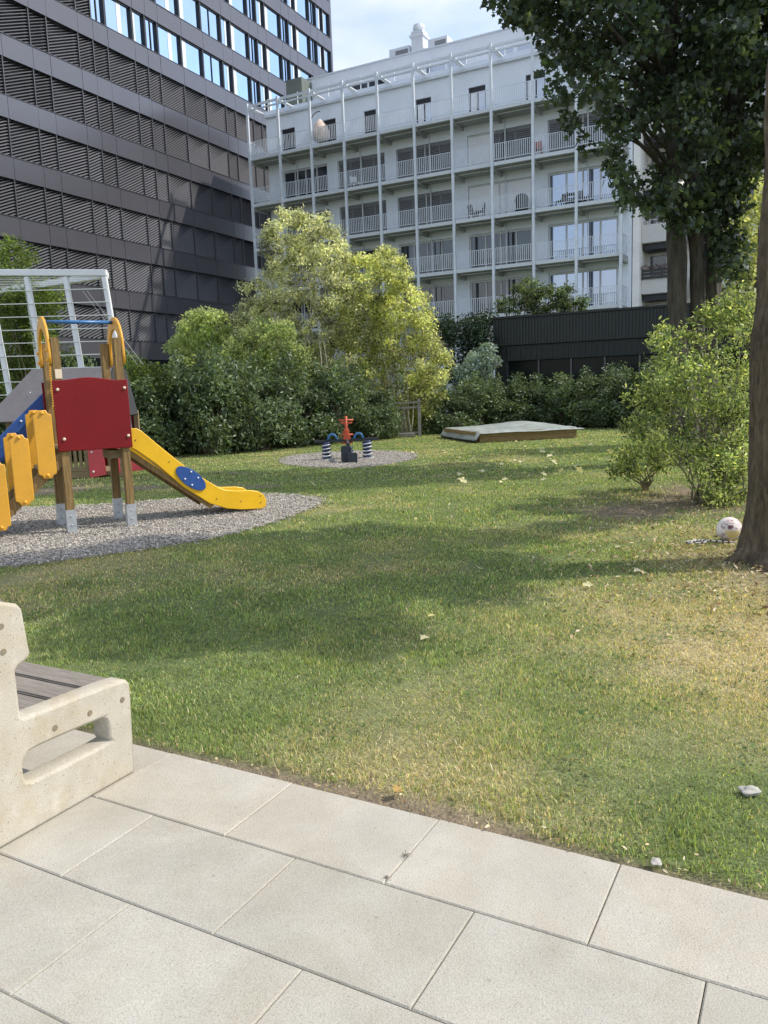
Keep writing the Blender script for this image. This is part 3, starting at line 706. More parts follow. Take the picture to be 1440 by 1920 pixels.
def chair_mesh():
    seat = MB(); seat.box(-.24,.24,-.24,.24,.43,.47); back = MB()
    for i in range(4): back.box(-.24,.24,.2+.03*i,.225+.03*i,.52+i*.1,.6+i*.1)
    legs = []
    for sx in (-1, 1):
        for sy in (-1, 1): l = MB(); l.beam((sx*.21, sy*.2, 0), (sx*.2, sy*.2+(.1 if sy > 0 else 0), .43 if sy < 0 else .95), .035, .035); legs.append(l)
    return seat.mesh('seat'), back.mesh('backrest'), [l.mesh('leg') for l in legs]
def build_balcony_things():
    st, bk, lg = chair_mesh()
    def chair(u, d, f, rz, mat, label, s=1.):
        x, y = apt_xy(u, d); o = empty('balcony_chair', (x, y, APT_Z[f]-.018), APT_A+rz, label, 'chair', 'chairs on the apartment balconies'); o.scale = (s, s, s)
        for nm, me in (('seat', st), ('backrest', bk)):
            q = link(nm, me.copy(), mat, o)
        for me in lg: link('leg', me.copy(), mat, o)
    chair(15.6, .8, 3, 2.6, MAT['chairdark'], 'dark slatted chair in front of the white blinds on the fourth balcony row')
    chair(16.1, .5, 3, -1.4, MAT['chairdark'], 'black chair beside the dark slatted chair before the white blinds')
    chair(22.0, .7, 3, .3, MAT['chairdark'], 'black chair right of the small table before the blue reflecting windows')
    chair(20.9, .9, 3, -.5, MAT['chairdark'], 'black chair left of the small table before the blue reflecting windows')
    chair(19.6, .7, 4, .4, MAT['chairred'], 'rust red chair beside the grey shutters on the balcony right of centre', 1.15)
    chair(7.6, .7, 4, 1., MAT['whiteblind'], 'white chair on the left balconies under the top deck')
    x, y = apt_xy(21.45, .75); t = empty('balcony_table', (x, y, APT_Z[3]-.018), APT_A, 'small dark table before the blue reflecting windows of the balcony', 'table')
    a = MB(); a.box(-.4,.4,-.3,.3,.70,.74); a.build('tabletop', MAT['chairdark'], t)
    for sx in (-.3,.3):
        for sy in (-.2,.2): l = MB(); l.box(sx-.02,sx+.02,sy-.02,sy+.02,0,.70); l.build('leg', MAT['chairdark'], t)
    x, y = apt_xy(18.6, .8); t = empty('covered_barbecue', (x, y, APT_Z[3]-.018), APT_A, 'dark covered barbecue beside the white blinds on the balcony', 'barbecue')
    a = MB(); a.tube([(0,0,.05),(0,0,.55),(0,0,.85),(0,0,1.1),(0,0,1.2)], [.38,.36,.42,.3,.05], 10); a.build('cover', MAT['chairdark'], t, True)
    a = MB(); a.tube([(.25,0,0),(.25,0,.1)], .05, 8); a.tube([(-.25,0,0),(-.25,0,.1)], .05, 8); a.build('wheel', MAT['black'], t)
    x, y = apt_xy(5.2, .6); t = empty('hanging_chair', (x, y, APT_Z[5]-.018), APT_A, 'beige egg-shaped hanging chair under a curved pole on the top balcony', 'hanging chair')
    a = MB(); a.tube([(-.75,0,0),(-.75,0,1.2),(-.7,0,1.75),(-.5,0,2.05),(-.2,0,2.2),(.05,0,2.2)], .03, 6); a.build('arm', MAT['chairdark'], t)
    a = MB(); a.tube([(0,0,1.72),(.0,0,1.6),(.02,0,1.3),(.05,0,.9),(.05,0,.5),(.05,0,.35)], [.06,.2,.42,.55,.55,.36], 10, jit=.15); a.build('shell', MAT['cloth'], t, True)
    a = MB(); a.box(-1.3,-.6,-.3,.3,0,.08); a.build('base', MAT['stone'], t)

def build_cream_block():
    root = empty('cream_apartment_block', (-8.105, 56.566, 0), APT_A, 'cream rendered apartment block with pale balcony parapets behind the big trees', 'building')
    mb = MB(); mb.box(24.62, 25.0, 2.4, 16, 0, 26.0); mb.box(25.0, 50, 4.8, 16, 0, 26.0); mb.build('wall', MAT['cream'], root)
    zs = [6.5-2.88, 6.5, 9.36, 12.3, 15.2, 18.1]
    for z in zs:
        for a, b2 in ((25.02, 27.3), (27.9, 33.2), (33.9, 39.5), (40, 46)):
            p = MB(); p.box(a, b2, 3.0, 3.1, z, z+1.0); p.box(a, a+.1, 3.1, 4.8, z, z+1.0); p.box(b2-.1, b2, 3.1, 4.8, z, z+1.0)
            p.box(a+.1, b2-.1, 3.1, 4.8, z-.02, z+.12); o = p.build('balcony', MAT['parapet'], root)
            r = MB(); r.box(a, b2, 3.03, 3.06, z+1.22, z+1.25)
            for i in range(int((b2-a)/.8)+1): r.box(a+i*.8, a+i*.8+.03, 3.03, 3.06, z+1.0, z+1.22)
            r.build('rail', MAT['apsteel'], o)
            aw = MB(); aw.box(a+.05, b2-.2, 3.3, 4.78, z-.36, z-.05); aw.build('dark_strip', MAT['darkframe'], o)  # dark box along the underside of each balcony
            fr = MB(); w = b2-a-.3; n = max(2, int(w/.85))
            for i in range(n+1): x = a+.15+w*i/n; fr.box(x-.04, x+.04, 4.7, 4.795, z+.12, z+2.4)
            fr.box(a+.15, b2-.15, 4.702, 4.793, z+2.32, z+2.4)
            wn_ = fr.build('window', MAT['whitesteel'], root)
            for i in range(n):
                x = a+.19+w*i/n; pn = MB(); pn.box(x, x+w/n-.08, 4.74, 4.76, z+.12, z+2.32); pn.build('pane', MAT['blueglass'] if i % 2 else MAT['darkglass'], wn_)
    x, y = apt_xy(26.15, 3.0); t = empty('flower_box', (x, y, 6.5), APT_A, 'dark slatted flower box with red flowers on the cream block balcony', 'flower box')
    s = MB()
    for q in range(3): s.box(-1.1, 1.1, -.09, -.03, .82+q*.2, .97+q*.2)
    for q in (-1.05, 0, 1.05): s.box(q-.03, q+.03, -.03, -.002, .8, 1.4)
    s.build('slats', MAT['slatbox'], t)
    cl = [(-1.1+i*.2, -.05, 1.48+.05*math.sin(i*2.1), .14) for i in range(12)]
    for i in range(12): foliage('flower_clump', cl[i:i+1], 60, .07, [(.30,.03,.04),(.10,.12,.05),(.2,.03,.05),(.06,.09,.04)], t, MAT['hedge'], 77+i)

def build_pavilion():
    ang = math.atan2(28-30.6, 9.96-4.41)
    root = empty('pavilion', (4.41, 30.6, 0), ang, 'low black timber pavilion with dark glazing behind the hedge', 'pavilion')
    LEN = 9.5; HT = 4.03
    mb = MB(); mb.box(.0, .45, 0, 4.6, 0, HT-1.05)
    n = 5
    for i in range(n): mb.box(.05+i*.085, .09+i*.085, -.025, -.001, 0, HT-1.06)
    mb.box(.45, LEN, 4.0, 4.6, 0, HT-1.05); mb.box(LEN-.3, LEN, 0, 4.0, 0, HT-1.05); mb.build('wall', MAT['cladding'], root)
    mb = MB(); mb.box(-.04, LEN, -.05, 4.65, HT-1.04, HT-.06)
    for i in range(int(LEN/.115)): mb.box(i*.115, i*.115+.05, -.085, -.052, HT-1.02, HT-.08)
    mb.build('fascia', MAT['fascia'], root)
    mb = MB(); mb.box(-.08, LEN+.05, -.12, 4.7, HT-.055, HT+.02); mb.build('roof', MAT['black'], root)
    mb = MB(); mb.box(.46, LEN-.31, .02, .12, HT-1.62, HT-1.06)
    for i in range(int((LEN-.8)/.2)): mb.box(.5+i*.2, .58+i*.2, -.004, .018, HT-1.6, HT-1.08)
    mb.build('lintel', MAT['cladding'], root)
    x = .46; k = 0
    while x < LEN-1.2:
        w = 1.2; g = MB(); g.box(x+.03, x+w-.03, .14, .17, .1, HT-1.64); f = MB(); f.box(x-.028, x+.028, .04, .2, .1, HT-1.63); f.box(x+.028, x+w-.028, .06, .2, 0, .1)
        o = f.build('window', MAT['mullion'], root); g.build('pane', MAT['darkpane'], o); x += w
        sl = MB()
        for i in range(7): sl.box(x-w+.12+i*.15, x-w+.16+i*.15, .19, .21, .1, HT-1.66)
        sl.build('inner_slats', MAT['cladding'], o)
    lp = MB(); lp.box(-.16, -.045, .0, .14, HT-.5, HT-.28); lp.tube([(-.1,.07,HT-.5),(-.1,.07,HT-.56)], [.05,.03], 8); o = lp.build('wall_lamp', MAT['lamp'], root)

# ------------------------------------------------------------------ playground
def build_tower():
    X, Y = Vector((.866, .5, 0)), Vector((-.5, .866, 0)); w, dp = .66, .70
    t = empty('play_tower', (-3.52, 8.84, 0), R(30), 'wooden play tower with red front board, yellow slide and stepped yellow stair panels', 'play tower')
    for (x, y, top) in ((0,0,2.16),(w,0,2.16),(0,dp,2.14),(w,dp,2.14)):
        p = MB(); p.box(x-.045, x+.045, y-.045, y+.045, .16, top); o = p.build('post', MAT['timber'], t, bevel=.008)
        s = MB(); s.box(x-.052, x+.052, y-.052, y-.046, -.05, .27); s.box(x-.052, x-.046, y-.046, y+.052, -.05, .27)
        o2 = s.build('post_shoe', MAT['steel'], o)
        b = MB(); b.ball((x, y-.054, .2), .012, 8, 6); b.ball((x, y-.054, .1), .012, 8, 6); b.build('bolt', MAT['slidesteel'], o)
    # platform
    p = MB(); p.box(-.04, w+.04, .05, dp-.05, .945, .975)
    for i in range(5): pass
    p.build('platform', MAT['plank'], t)
    p = MB(); p.box(.05, w-.05, -.02, .04, .935, .99); p.box(.05, w-.05, dp-.04, dp+.02, .90, .94); p.build('platform_beam', MAT['timber'], t)
    p = MB(); p.box(w-.16, w-.02, .1, .5, .80, .895); p.build('platform_block', MAT['plank'], t)
    # red front and rear boards with a wavy top
    out = [(-.07,.925),(w+.07,.925),(w+.07,1.70)]+[(w+.07-(w+.14)*i/14, 1.70+.028*math.exp(-((i-7.5)/3.2)**2)-.012*math.exp(-((i-2)/1.5)**2)) for i in range(1,14)]+[(-.07,1.70)]
    o = plate('front_board', out, .02, MAT['red'], t, frame((0,-.062,0), (1,0,0), (0,0,1)))
    for x, z in ((-.02,1.60),(w+.03,1.60),(.0,1.06),(w+.03,1.06)):
        b = MB(); b.ball((x,-.076,z), .018, 10, 6); b.build('cap', MAT['bolt'], o, True)
    lb = MB(); lb.box(-.025,.045,-.05,-.045,1.72,1.82); lb.build('label_plate', MAT['bolt'], t)
    rear = plate('rear_board', out, .02, MAT['red'], t, frame((0,dp+.062,0), (1,0,0), (0,0,1)))
    # yellow arches on both open sides
    def arch(x):
        o_ = []; i_ = []
        for k in range(13):
            a = math.pi*k/12; o_.append((dp/2+(dp/2+.05)*math.cos(a)*(1 if k not in (0,12) else 1), 1.98+.44*math.sin(a)**.8)); i_.append((dp/2+(dp/2-.075)*math.cos(a), 1.98+.30*math.sin(a)**.8))
        loop = [(dp+.05,1.88)]+o_+[(-.05,1.88),(0.02,1.86),(.075,1.9)]+i_[::-1]+[(dp-.075,1.9),(dp-.02,1.86)]
        a_ = plate('arch', loop, .03, MAT['yellow'], t, frame((x,0,0), (0,1,0), (0,0,1)))
        for yy in (0, dp):
            for zz in (1.92, 2.03): b = MB(); b.ball((x-.02,yy,zz), .02, 8, 6); b.build('cap', MAT['ybolt'], a_, True)
    arch(-.062); arch(w+.062)
    b = MB(); b.tube([(-.06,dp/2,2.36),(w+.06,dp/2,2.36)], .021, 10); b.build('hand_bar', MAT['bluesteel'], t, True)
    c = MB()
    for i in range(22): c.ball((-.02+.004*math.sin(i), dp*.5, 1.9-i*.028), .014, 6, 4, 1.1)
    c.build('chain', MAT['yellow'], t)
    # slide
    prof = [(.06,1.135),(.18,1.135),(.24,1.10),(.31,1.03),(.52,.83),(.76,.61),(1.01,.43),(1.12,.355),(1.21,.315),(1.35,.295),(1.52,.285),(1.62,.265),(1.70,.21),(1.73,.14),(1.72,.06),(1.66,.035),(1.40,.05),(1.20,.085),(.99,.17),(.68,.40),(.38,.70),(.16,.88),(.06,.94)]
    prof = [(x+w-.03, z) for x, z in prof]
    sl = MB(); ch = [(w+.0,.955),(w+.12,.94),(w+.3,.80),(w+.55,.57),(w+.8,.37),(w+1.0,.225),(w+1.2,.15),(w+1.45,.12),(w+1.66,.10)]
    vs = []
    for x, z in ch: vs += [(x,.06,z),(x,.57,z),(x,.06,z-.012),(x,.57,z-.012)]
    fs = []
    for i in range(len(ch)-1): q = i*4; fs += [(q,q+4,q+5,q+1),(q+2,q+3,q+7,q+6)]
    sl.add(vs, fs); slide = sl.build('slide_chute', MAT['slidesteel'], t)
    for y, out_ in ((.04, -1), (.59, 1)):
        s = plate('slide_side', prof, .022, MAT['yellowslide'], t, frame((0,y,0), (1,0,0), (0,0,1)))
        if out_ < 0:
            el = [(w+.80+.165*math.cos(a)*.82+.085*math.sin(a)*.5*0+.0, 0) for a in ()]
            e = []
            for k in range(28):
                a = 2*math.pi*k/28; ex, ez = .215*math.cos(a), .098*math.sin(a); ca, sa = math.cos(R(-40)), math.sin(R(-40))
                e.append((w+.745+ex*ca-ez*sa, .50+ex*sa+ez*ca))
            d = plate('oval_badge', e, .014, MAT['blue'], s, frame((0,y-.02,0), (1,0,0), (0,0,1)), bevel=.004)
            for (px, pz) in ((w+.67,.50),(w+.75,.42),(w+.83,.50),(w+.75,.58)): q = MB(); q.ball((px,y-.029,pz), .012, 8, 6); q.build('cap', MAT['whitesteel'], s, True)
            for (px, pz) in ((w+.13,1.0),(w+.5,.72),(w+1.05,.22),(w+1.36,.16),(w+1.62,.2),(w+1.62,.12)): q = MB(); q.ball((px,y-.012,pz), .009, 6, 5); q.build('screw', MAT['timber'], s)
    r = MB(); r.beam((w+.05,.08,.86), (w+1.0,.08,.12), .03, .06); r.beam((w+.05,.55,.86), (w+1.0,.55,.12), .03, .06); r.build('slide_rail', MAT['timber'], t)
    # stair
    for y, side in ((-.05, 'near'), (dp+.05-.1, 'far')):
        for j, (cx, zt, zb) in enumerate(((-.20,1.385,.64),(-.455,1.135,.37),(-.71,.875,.12))):
            hw = .095; pts = []
            o_ = [(cx-hw,zb+.09),(cx-hw*.98,zb+.05),(cx-hw*.62,zb+.035),(cx-hw*.45,zb),(cx+hw*.45,zb),(cx+hw*.62,zb+.035),(cx+hw*.98,zb+.05),(cx+hw,zb+.09),
                  (cx+hw,zt-.09),(cx+hw*.98,zt-.05),(cx+hw*.62,zt-.035),(cx+hw*.45,zt),(cx-hw*.45,zt),(cx-hw*.62,zt-.035),(cx-hw*.98,zt-.05),(cx-hw,zt-.09)]
            p = plate('stair_panel', o_, .02, MAT['yellow'], t, frame((0,y,0), (1,0,0), (0,0,1)))
            for zz in (zt-.03, zb+.035): b = MB(); b.ball((cx,y-.016,zz), .02, 8, 6); b.build('cap', MAT['ybolt'], p, True)
    for y in (0.0, dp-.06):
        s = MB(); s.beam((-.02,y,.86), (-1.0,y,-.02), .045, .12); s.build('stair_stringer', MAT['timber'], t)
    for j in range(4):
        s = MB(); x = -.14-.245*j; z = .74-.225*j; s.box(x-.12, x+.08, .02, dp-.09, z-.02, z+.02); s.build('stair_tread', MAT['plank'], t, bevel=.006)
    o_ = [(.0,1.30),(.02,1.585),(-.06,1.585),(-.98,.72),(-.98,.44)]
    h = plate('stair_side_board', o_, .018, MAT['blue'], t, frame((0,dp+.075,0), (1,0,0), (0,0,1)))
    tr = MB(); tr.beam((-.0,dp+.062,1.50), (-.98,dp+.062,.60), .006, .010); tr.build('rail_line', MAT['bluesteel'], h)
    for q in (.0,.3,.6,.9): b = MB(); b.ball((-.03-q,dp+.06,1.545-q*.94), .013, 8, 6); b.build('cap', MAT['whitesteel'], h, True)

def build_playhouse():
    t = empty('playhouse', (-6.3, 15.45, 0), R(3), 'small wooden playhouse with dark grey pitched roof and red boards', 'playhouse')
    x0, x1, dpt = -.85, 1.2, 1.5; zr, ze = 2.12, 1.16
    for x in (x0, .15, .58, x1):
        for y in (0, dpt): p = MB(); p.box(x-.045, x+.045, y-.045, y+.045, 0, 1.25); p.build('post', MAT['plank'], t)
    # roof boards
    def slab(pts, th, nm, mat):
        a, b, c = [Vector(p) for p in pts[:3]]; n = (b-a).cross(c-a).normalized()*th; mb = MB()
        q = [Vector(p) for p in pts]; mb.add([*q, *[p+n for p in q]], [(3,2,1,0),(4,5,6,7),(0,1,5,4),(1,2,6,5),(2,3,7,6),(3,0,4,7)]); return mb.build(nm, mat, t)
    xl, xr = x0-.28, x1+.30
    slab([(xl-.02,-.42,ze-.03),(xr-.5,-.42,ze-.03),(xr-.5,dpt/2,zr),(xl+.55,dpt/2,zr)], .03, 'roof_board', MAT['roofboard'])
    slab([(xr-.5,dpt+.42,ze-.03),(xl-.02,dpt+.42,ze-.03),(xl+.55,dpt/2,zr),(xr-.5,dpt/2,zr)], .03, 'roof_board', MAT['roofboard'])
    slab([(xr-.49,-.42,ze-.06),(xr+.12,-.05,ze+.02),(xr-.25,dpt/2+.02,zr-.06),(xr-.49,dpt/2,zr+.02)], .03, 'barge_board', MAT['black'])
    for x in (xl+.7, -.2, .5):
        sc = MB(); sc.ball((x,.1,1.68), .014, 6, 4); sc.build('roof_screw', MAT['steel'], t)
    # timber wall with picket gaps at the left, opening, red boards
    mb = MB()
    for i in range(4): mb.box(.22+i*.10, .275+i*.10, -.03, .0, .14, .85)
    mb.box(x0+.1, .55, -.05, -.031, .85, .95); mb.box(x0+.1, .55, -.05, -.031, .14, .22); mb.box(x0+.1, .55, -.03, .06, .0, .13); mb.box(x0+.1, .12, -.03, .0, .23, .84); mb.build('picket_wall', MAT['plank'], t)
    mb = MB(); mb.box(.2, x1, dpt+.05, dpt+.08, 0, 1.2); mb.build('rear_wall', MAT['red'], t)
    o = plate('entrance_board', [(.02,0),(.34,.05),(.3,.6),(.14,.98),(.02,.98)], .03, MAT['redlight'], t, frame((.60,-.10,0), (1,0,0), (0,0,1)))
    for z in (.12,.5): b = MB(); b.ball((.7,-.125,z), .022, 8, 6); b.build('cap', MAT['whitesteel'], o, True)
    o = plate('side_board', [(.0,.06),(.55,.10),(.6,.2),(.6,.75),(.0,.75)], .03, MAT['redlight'], t, frame((1.1,-.06,0), (.95,.3,0), (0,0,1)))
    b = MB(); b.ball((1.6,.08,.5), .03, 8, 6); b.build('cap', MAT['whitesteel'], o, True)
    mb = MB(); mb.box(x0, x1, 0, dpt, .03, .10); mb.build('floor', MAT['plank'], t)

def build_seesaw():
    t = empty('spring_seesaw', (-.76, 17.6, 0), R(4), 'four-seat spring seesaw with red centre post and blue seats on round gravel patch', 'seesaw')
    b = MB(); b.beam((-.72,0,.415), (.70,0,.43), .10, .055); b.build('cross_beam', MAT['rubber'], t, bevel=.01)
    b = MB(); b.beam((0,-.95,.36), (0,.75,.44), .10, .055, (1,0,0)); b.build('cross_beam', MAT['rubber'], t, bevel=.01)
    for x, y in ((-.46,0),(.44,0)):
        s = MB(); pts = []; n = 70
        for i in range(n): a = 2*math.pi*5*i/n; pts.append((x+.085*math.cos(a), y+.085*math.sin(a), .02+.37*i/n))
        s.tube(pts, .022, 6); sp = s.build('spring', MAT['spring'], t, True)
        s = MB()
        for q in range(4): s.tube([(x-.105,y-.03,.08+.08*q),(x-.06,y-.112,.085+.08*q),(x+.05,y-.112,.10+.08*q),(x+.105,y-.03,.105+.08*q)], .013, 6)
        s.build('pale_coil', MAT['springpale'], sp, True)
        f = MB(); f.tube([(x,y,-.02),(x,y,.03)], [.15,.15], 12); f.build('foot_plate', MAT['springpale'], sp)
    s = MB(); pts = []
    for i in range(60): a = 2*math.pi*4*i/60; pts.append((.085*math.cos(a), -.85+.085*math.sin(a), .02+.30*i/60))
    s.tube(pts, .024, 6); s.build('spring', MAT['spring'], t, True)
    f = MB(); f.box(-.16,.05,-1.02,-.9,.02,.36); f.build('foot_rest', MAT['rubber'], t, bevel=.02)
    f = MB(); f.box(-.04,.17,-1.15,-1.03,-.01,.22); f.build('foot_rest', MAT['rubber'], t, bevel=.02)
    for x in (-.32, .26):
        arc = [(x+.115*math.cos(a), .45+.135*math.sin(a)) for a in [math.pi*i/14 for i in range(15)]]+[(x+.075*math.cos(a), .45+.09*math.sin(a)) for a in [math.pi*(14-i)/14 for i in range(15)]]
        plate('seat_arch', arc, .16, MAT['bluesteel'], t, frame((0,0,0), (1,0,0), (0,0,1)), bevel=.01)
    p = MB(); p.tube([(0,0,.30),(0,0,.95)], .028, 8); p.build('centre_post', MAT['orange'], t, True)
    for z, hw in ((.86,.16),(.80,.13),(.54,.14),(.36,.13)):
        p = MB(); p.tube([(-hw,0,z),(hw,0,z)], .02, 8); p.build('handle', MAT['orange'], t, True)
    o_ = [(-.09,.47),(-.05,.42),(.05,.42),(.09,.47),(.05,.53),(.03,.60),(.05,.66),(-.05,.66),(-.03,.60),(-.05,.53)]
    plate('handle_board', o_, .03, MAT['orange'], t, frame((0,-.06,0), (1,0,0), (0,0,1)))
    plate('handle_board', o_, .03, MAT['orange'], t, frame((0,.2,.12), (.9,0,0), (0,0,1)))

def build_sandbox():
    P = [Vector((2.58,21.45,0)), Vector((5.42,22.15,0)), Vector((4.85,25.1,0)), Vector((1.95,24.4,0))]
    t = empty('sandbox', P[0], 0, 'low square timber sandbox at the foot of the hedge', 'sandbox'); q = [p-P[0] for p in P]
    for i in range(4):
        a, b = q[i], q[(i+1) % 4]; d = (b-a).normalized()*.05
        for z in (.07, .21):
            m_ = MB(); m_.beam(a+d+Vector((0,0,z)), b-d+Vector((0,0,z)), .08, .135); m_.build('side_beam', MAT['boxwood'], t, bevel=.008)
    m_ = MB(); m_.add([(p.x,p.y,.2) for p in q], [(0,1,2,3)]); m_.build('sand', MAT['sand'], t)
    c = empty('sandbox_cover', P[0], 0, 'grey green tarpaulin pulled over the sandbox and humped at its back', 'cover')
    n = 34; V = []; F = []
    for i in range(n+1):
        for j in range(n+1):
            a, b = -.06+1.12*i/n, -.06+1.12*j/n
            p = (q[0]*(1-a)+q[1]*a)*(1-b)+(q[3]*(1-a)+q[2]*a)*b
            z = .30+.13*math.exp(-((a-.72)/.24)**2-((b-.75)/.33)**2)-.05*math.exp(-((a-.3)/.3)**2-((b-.5)/.3)**2)+.02*(vnoise(a*5,b*5,.6,3)-.5)
            e = max(0, -a, a-1, -b, b-1)
            if a < 0: z -= .22*min(1, -a/.03)
            elif e > 0: z -= .05
            V.append((p.x, p.y, z))
    for i in range(n):
        for j in range(n): r = i*(n+1)+j; F.append((r, r+n+1, r+n+2, r+1))
    mb = MB(); mb.add(V, F); o = mb.build('sheet', MAT['tarp'], c, True)
    sm = o.modifiers.new('thick', 'SOLIDIFY'); sm.thickness = .012
    mb = MB(); mb.beam(q[0]+Vector((-.09,-.02,.05)), q[3]+Vector((-.11,0,.05)), .04, .06); mb.build('weight_bar', MAT['rubber'], c)

def build_gate():
    t = empty('wooden_gate', (1.12, 25.55, 0), R(0), 'low grey wooden gate frame standing in a gap of the hedge', 'gate')
    for x in (.12, -.75):
        p = MB(); p.box(x-.05,x+.05,-.05,.05,0,1.18); p.build('post', MAT['gatewood'], t)
    for z in (1.08,.92,.12): p = MB(); p.beam((-.69,0,z),(.065,0,z),.04,.06); p.build('rail', MAT['gatewood'], t)
    p = MB(); p.box(-1.0,-.05,-.35,-.10,.0,.12); p.build('threshold', MAT['gatewood'], t, bevel=.02)

def build_trellis():
    t = empty('trellis_frame', (-5.6, 17, 0), 0, 'tall white steel frame strung with horizontal wires above the playhouse', 'trellis')
    zt = 4.08
    def bm(a, b, nm, w=.11): m_ = MB(); m_.beam(a, b, w, w); return m_.build(nm, MAT['whitesteel'], t, bevel=.012)
    bm((.06,0,zt), (-4.2,.0,zt+.16), 'top_beam', .13); bm((.02,.09,zt-.03), (-4.4,3.4,zt+.12), 'top_beam', .13)
    for x in (-.0,-.80,-1.60,-2.4,-3.2):
        bm((x,0,zt-.07+.03*-x), (x+.34,0,0), 'post', .10)
    for x in (-2.4,-3.6): bm((x*1.0,3.4*-x/4.4,zt), (x+.2,3.4*-x/4.4,0), 'post', .09)
    for k in range(10):
        z = zt-.32-.265*k; m_ = MB(); m_.tube([(.04+.023*k,-.06,z),(-4.2,-.06,z+.05)], .011, 5); m_.build('wire', MAT['wire'], t)
    for k in range(7):
        y = .25+.22*k; m_ = MB(); m_.tube([(-.35-.28*k,y,zt-.04),(-3.9,y,zt+.06)], .008, 5); m_.build('roof_wire', MAT['wire'], t)
    for k in range(2):
        m_ = MB(); m_.tube([(-.45+.09*k,-.05,zt-.35),(.55+.12*k,-.05,2.2)], .004, 4); m_.build('stay_wire', MAT['wire'], t)

def build_bench():
    b = empty('concrete_bench', (-1.02, 2.96, 0), YAW, 'bench with pale stained concrete end panels and grey weathered wooden seat boards', 'bench')
    outer = [(-.72,.0),(0,0)]+[(.012,.3),(.012,.352)]+[(.012-.03+.03*math.cos(a), .355+.03*math.sin(a)) for a in (.4,.9,1.4)]+[(-.10,.392),(-.455,.404),(-.468,.415),(-.468,.575),(-.455,.585),(-.415,.60),(-.406,.615),(-.42,.775),(-.435,.795),(-.50,.82),(-.60,.83),(-.625,.815),(-.66,.55)]
    hole = [(-.462,.178),(-.40,.172),(-.13,.172),(-.112,.185),(-.110,.235),(-.125,.268),(-.15,.274),(-.42,.282),(-.46,.268),(-.478,.245),(-.478,.2)]
    hole = smooth_poly(hole, 3)
    for k, X in enumerate((-.045, -1.86)):
        p = plate('end_panel', outer, .09, MAT['concrete'], b, frame((X,0,0), (0,1,0), (0,0,1)), holes=[hole], bevel=.012)
        if k == 0:
            for v, z in ((-.034,.312),(-.19,.318),(-.343,.322),(-.507,.652),(-.506,.737)):
                c = MB(); c.tube([(X+.042,v,z),(X+.0475,v,z)], .0105, 10); c.build('bolt_hole', MAT['twig'], p)
    for v in (-.055, -.185, -.315):
        w = MB(); w.box(-1.81,-.092,v-.058,v+.058,.332,.372); w.build('seat_board', MAT['oldwood'], b, bevel=.005)
    for z in (.655,.755):
        w = MB(); w.box(-1.81,-.092,-.46,-.42,z-.045,z+.045); w.build('back_board', MAT['oldwood'], b, bevel=.005)

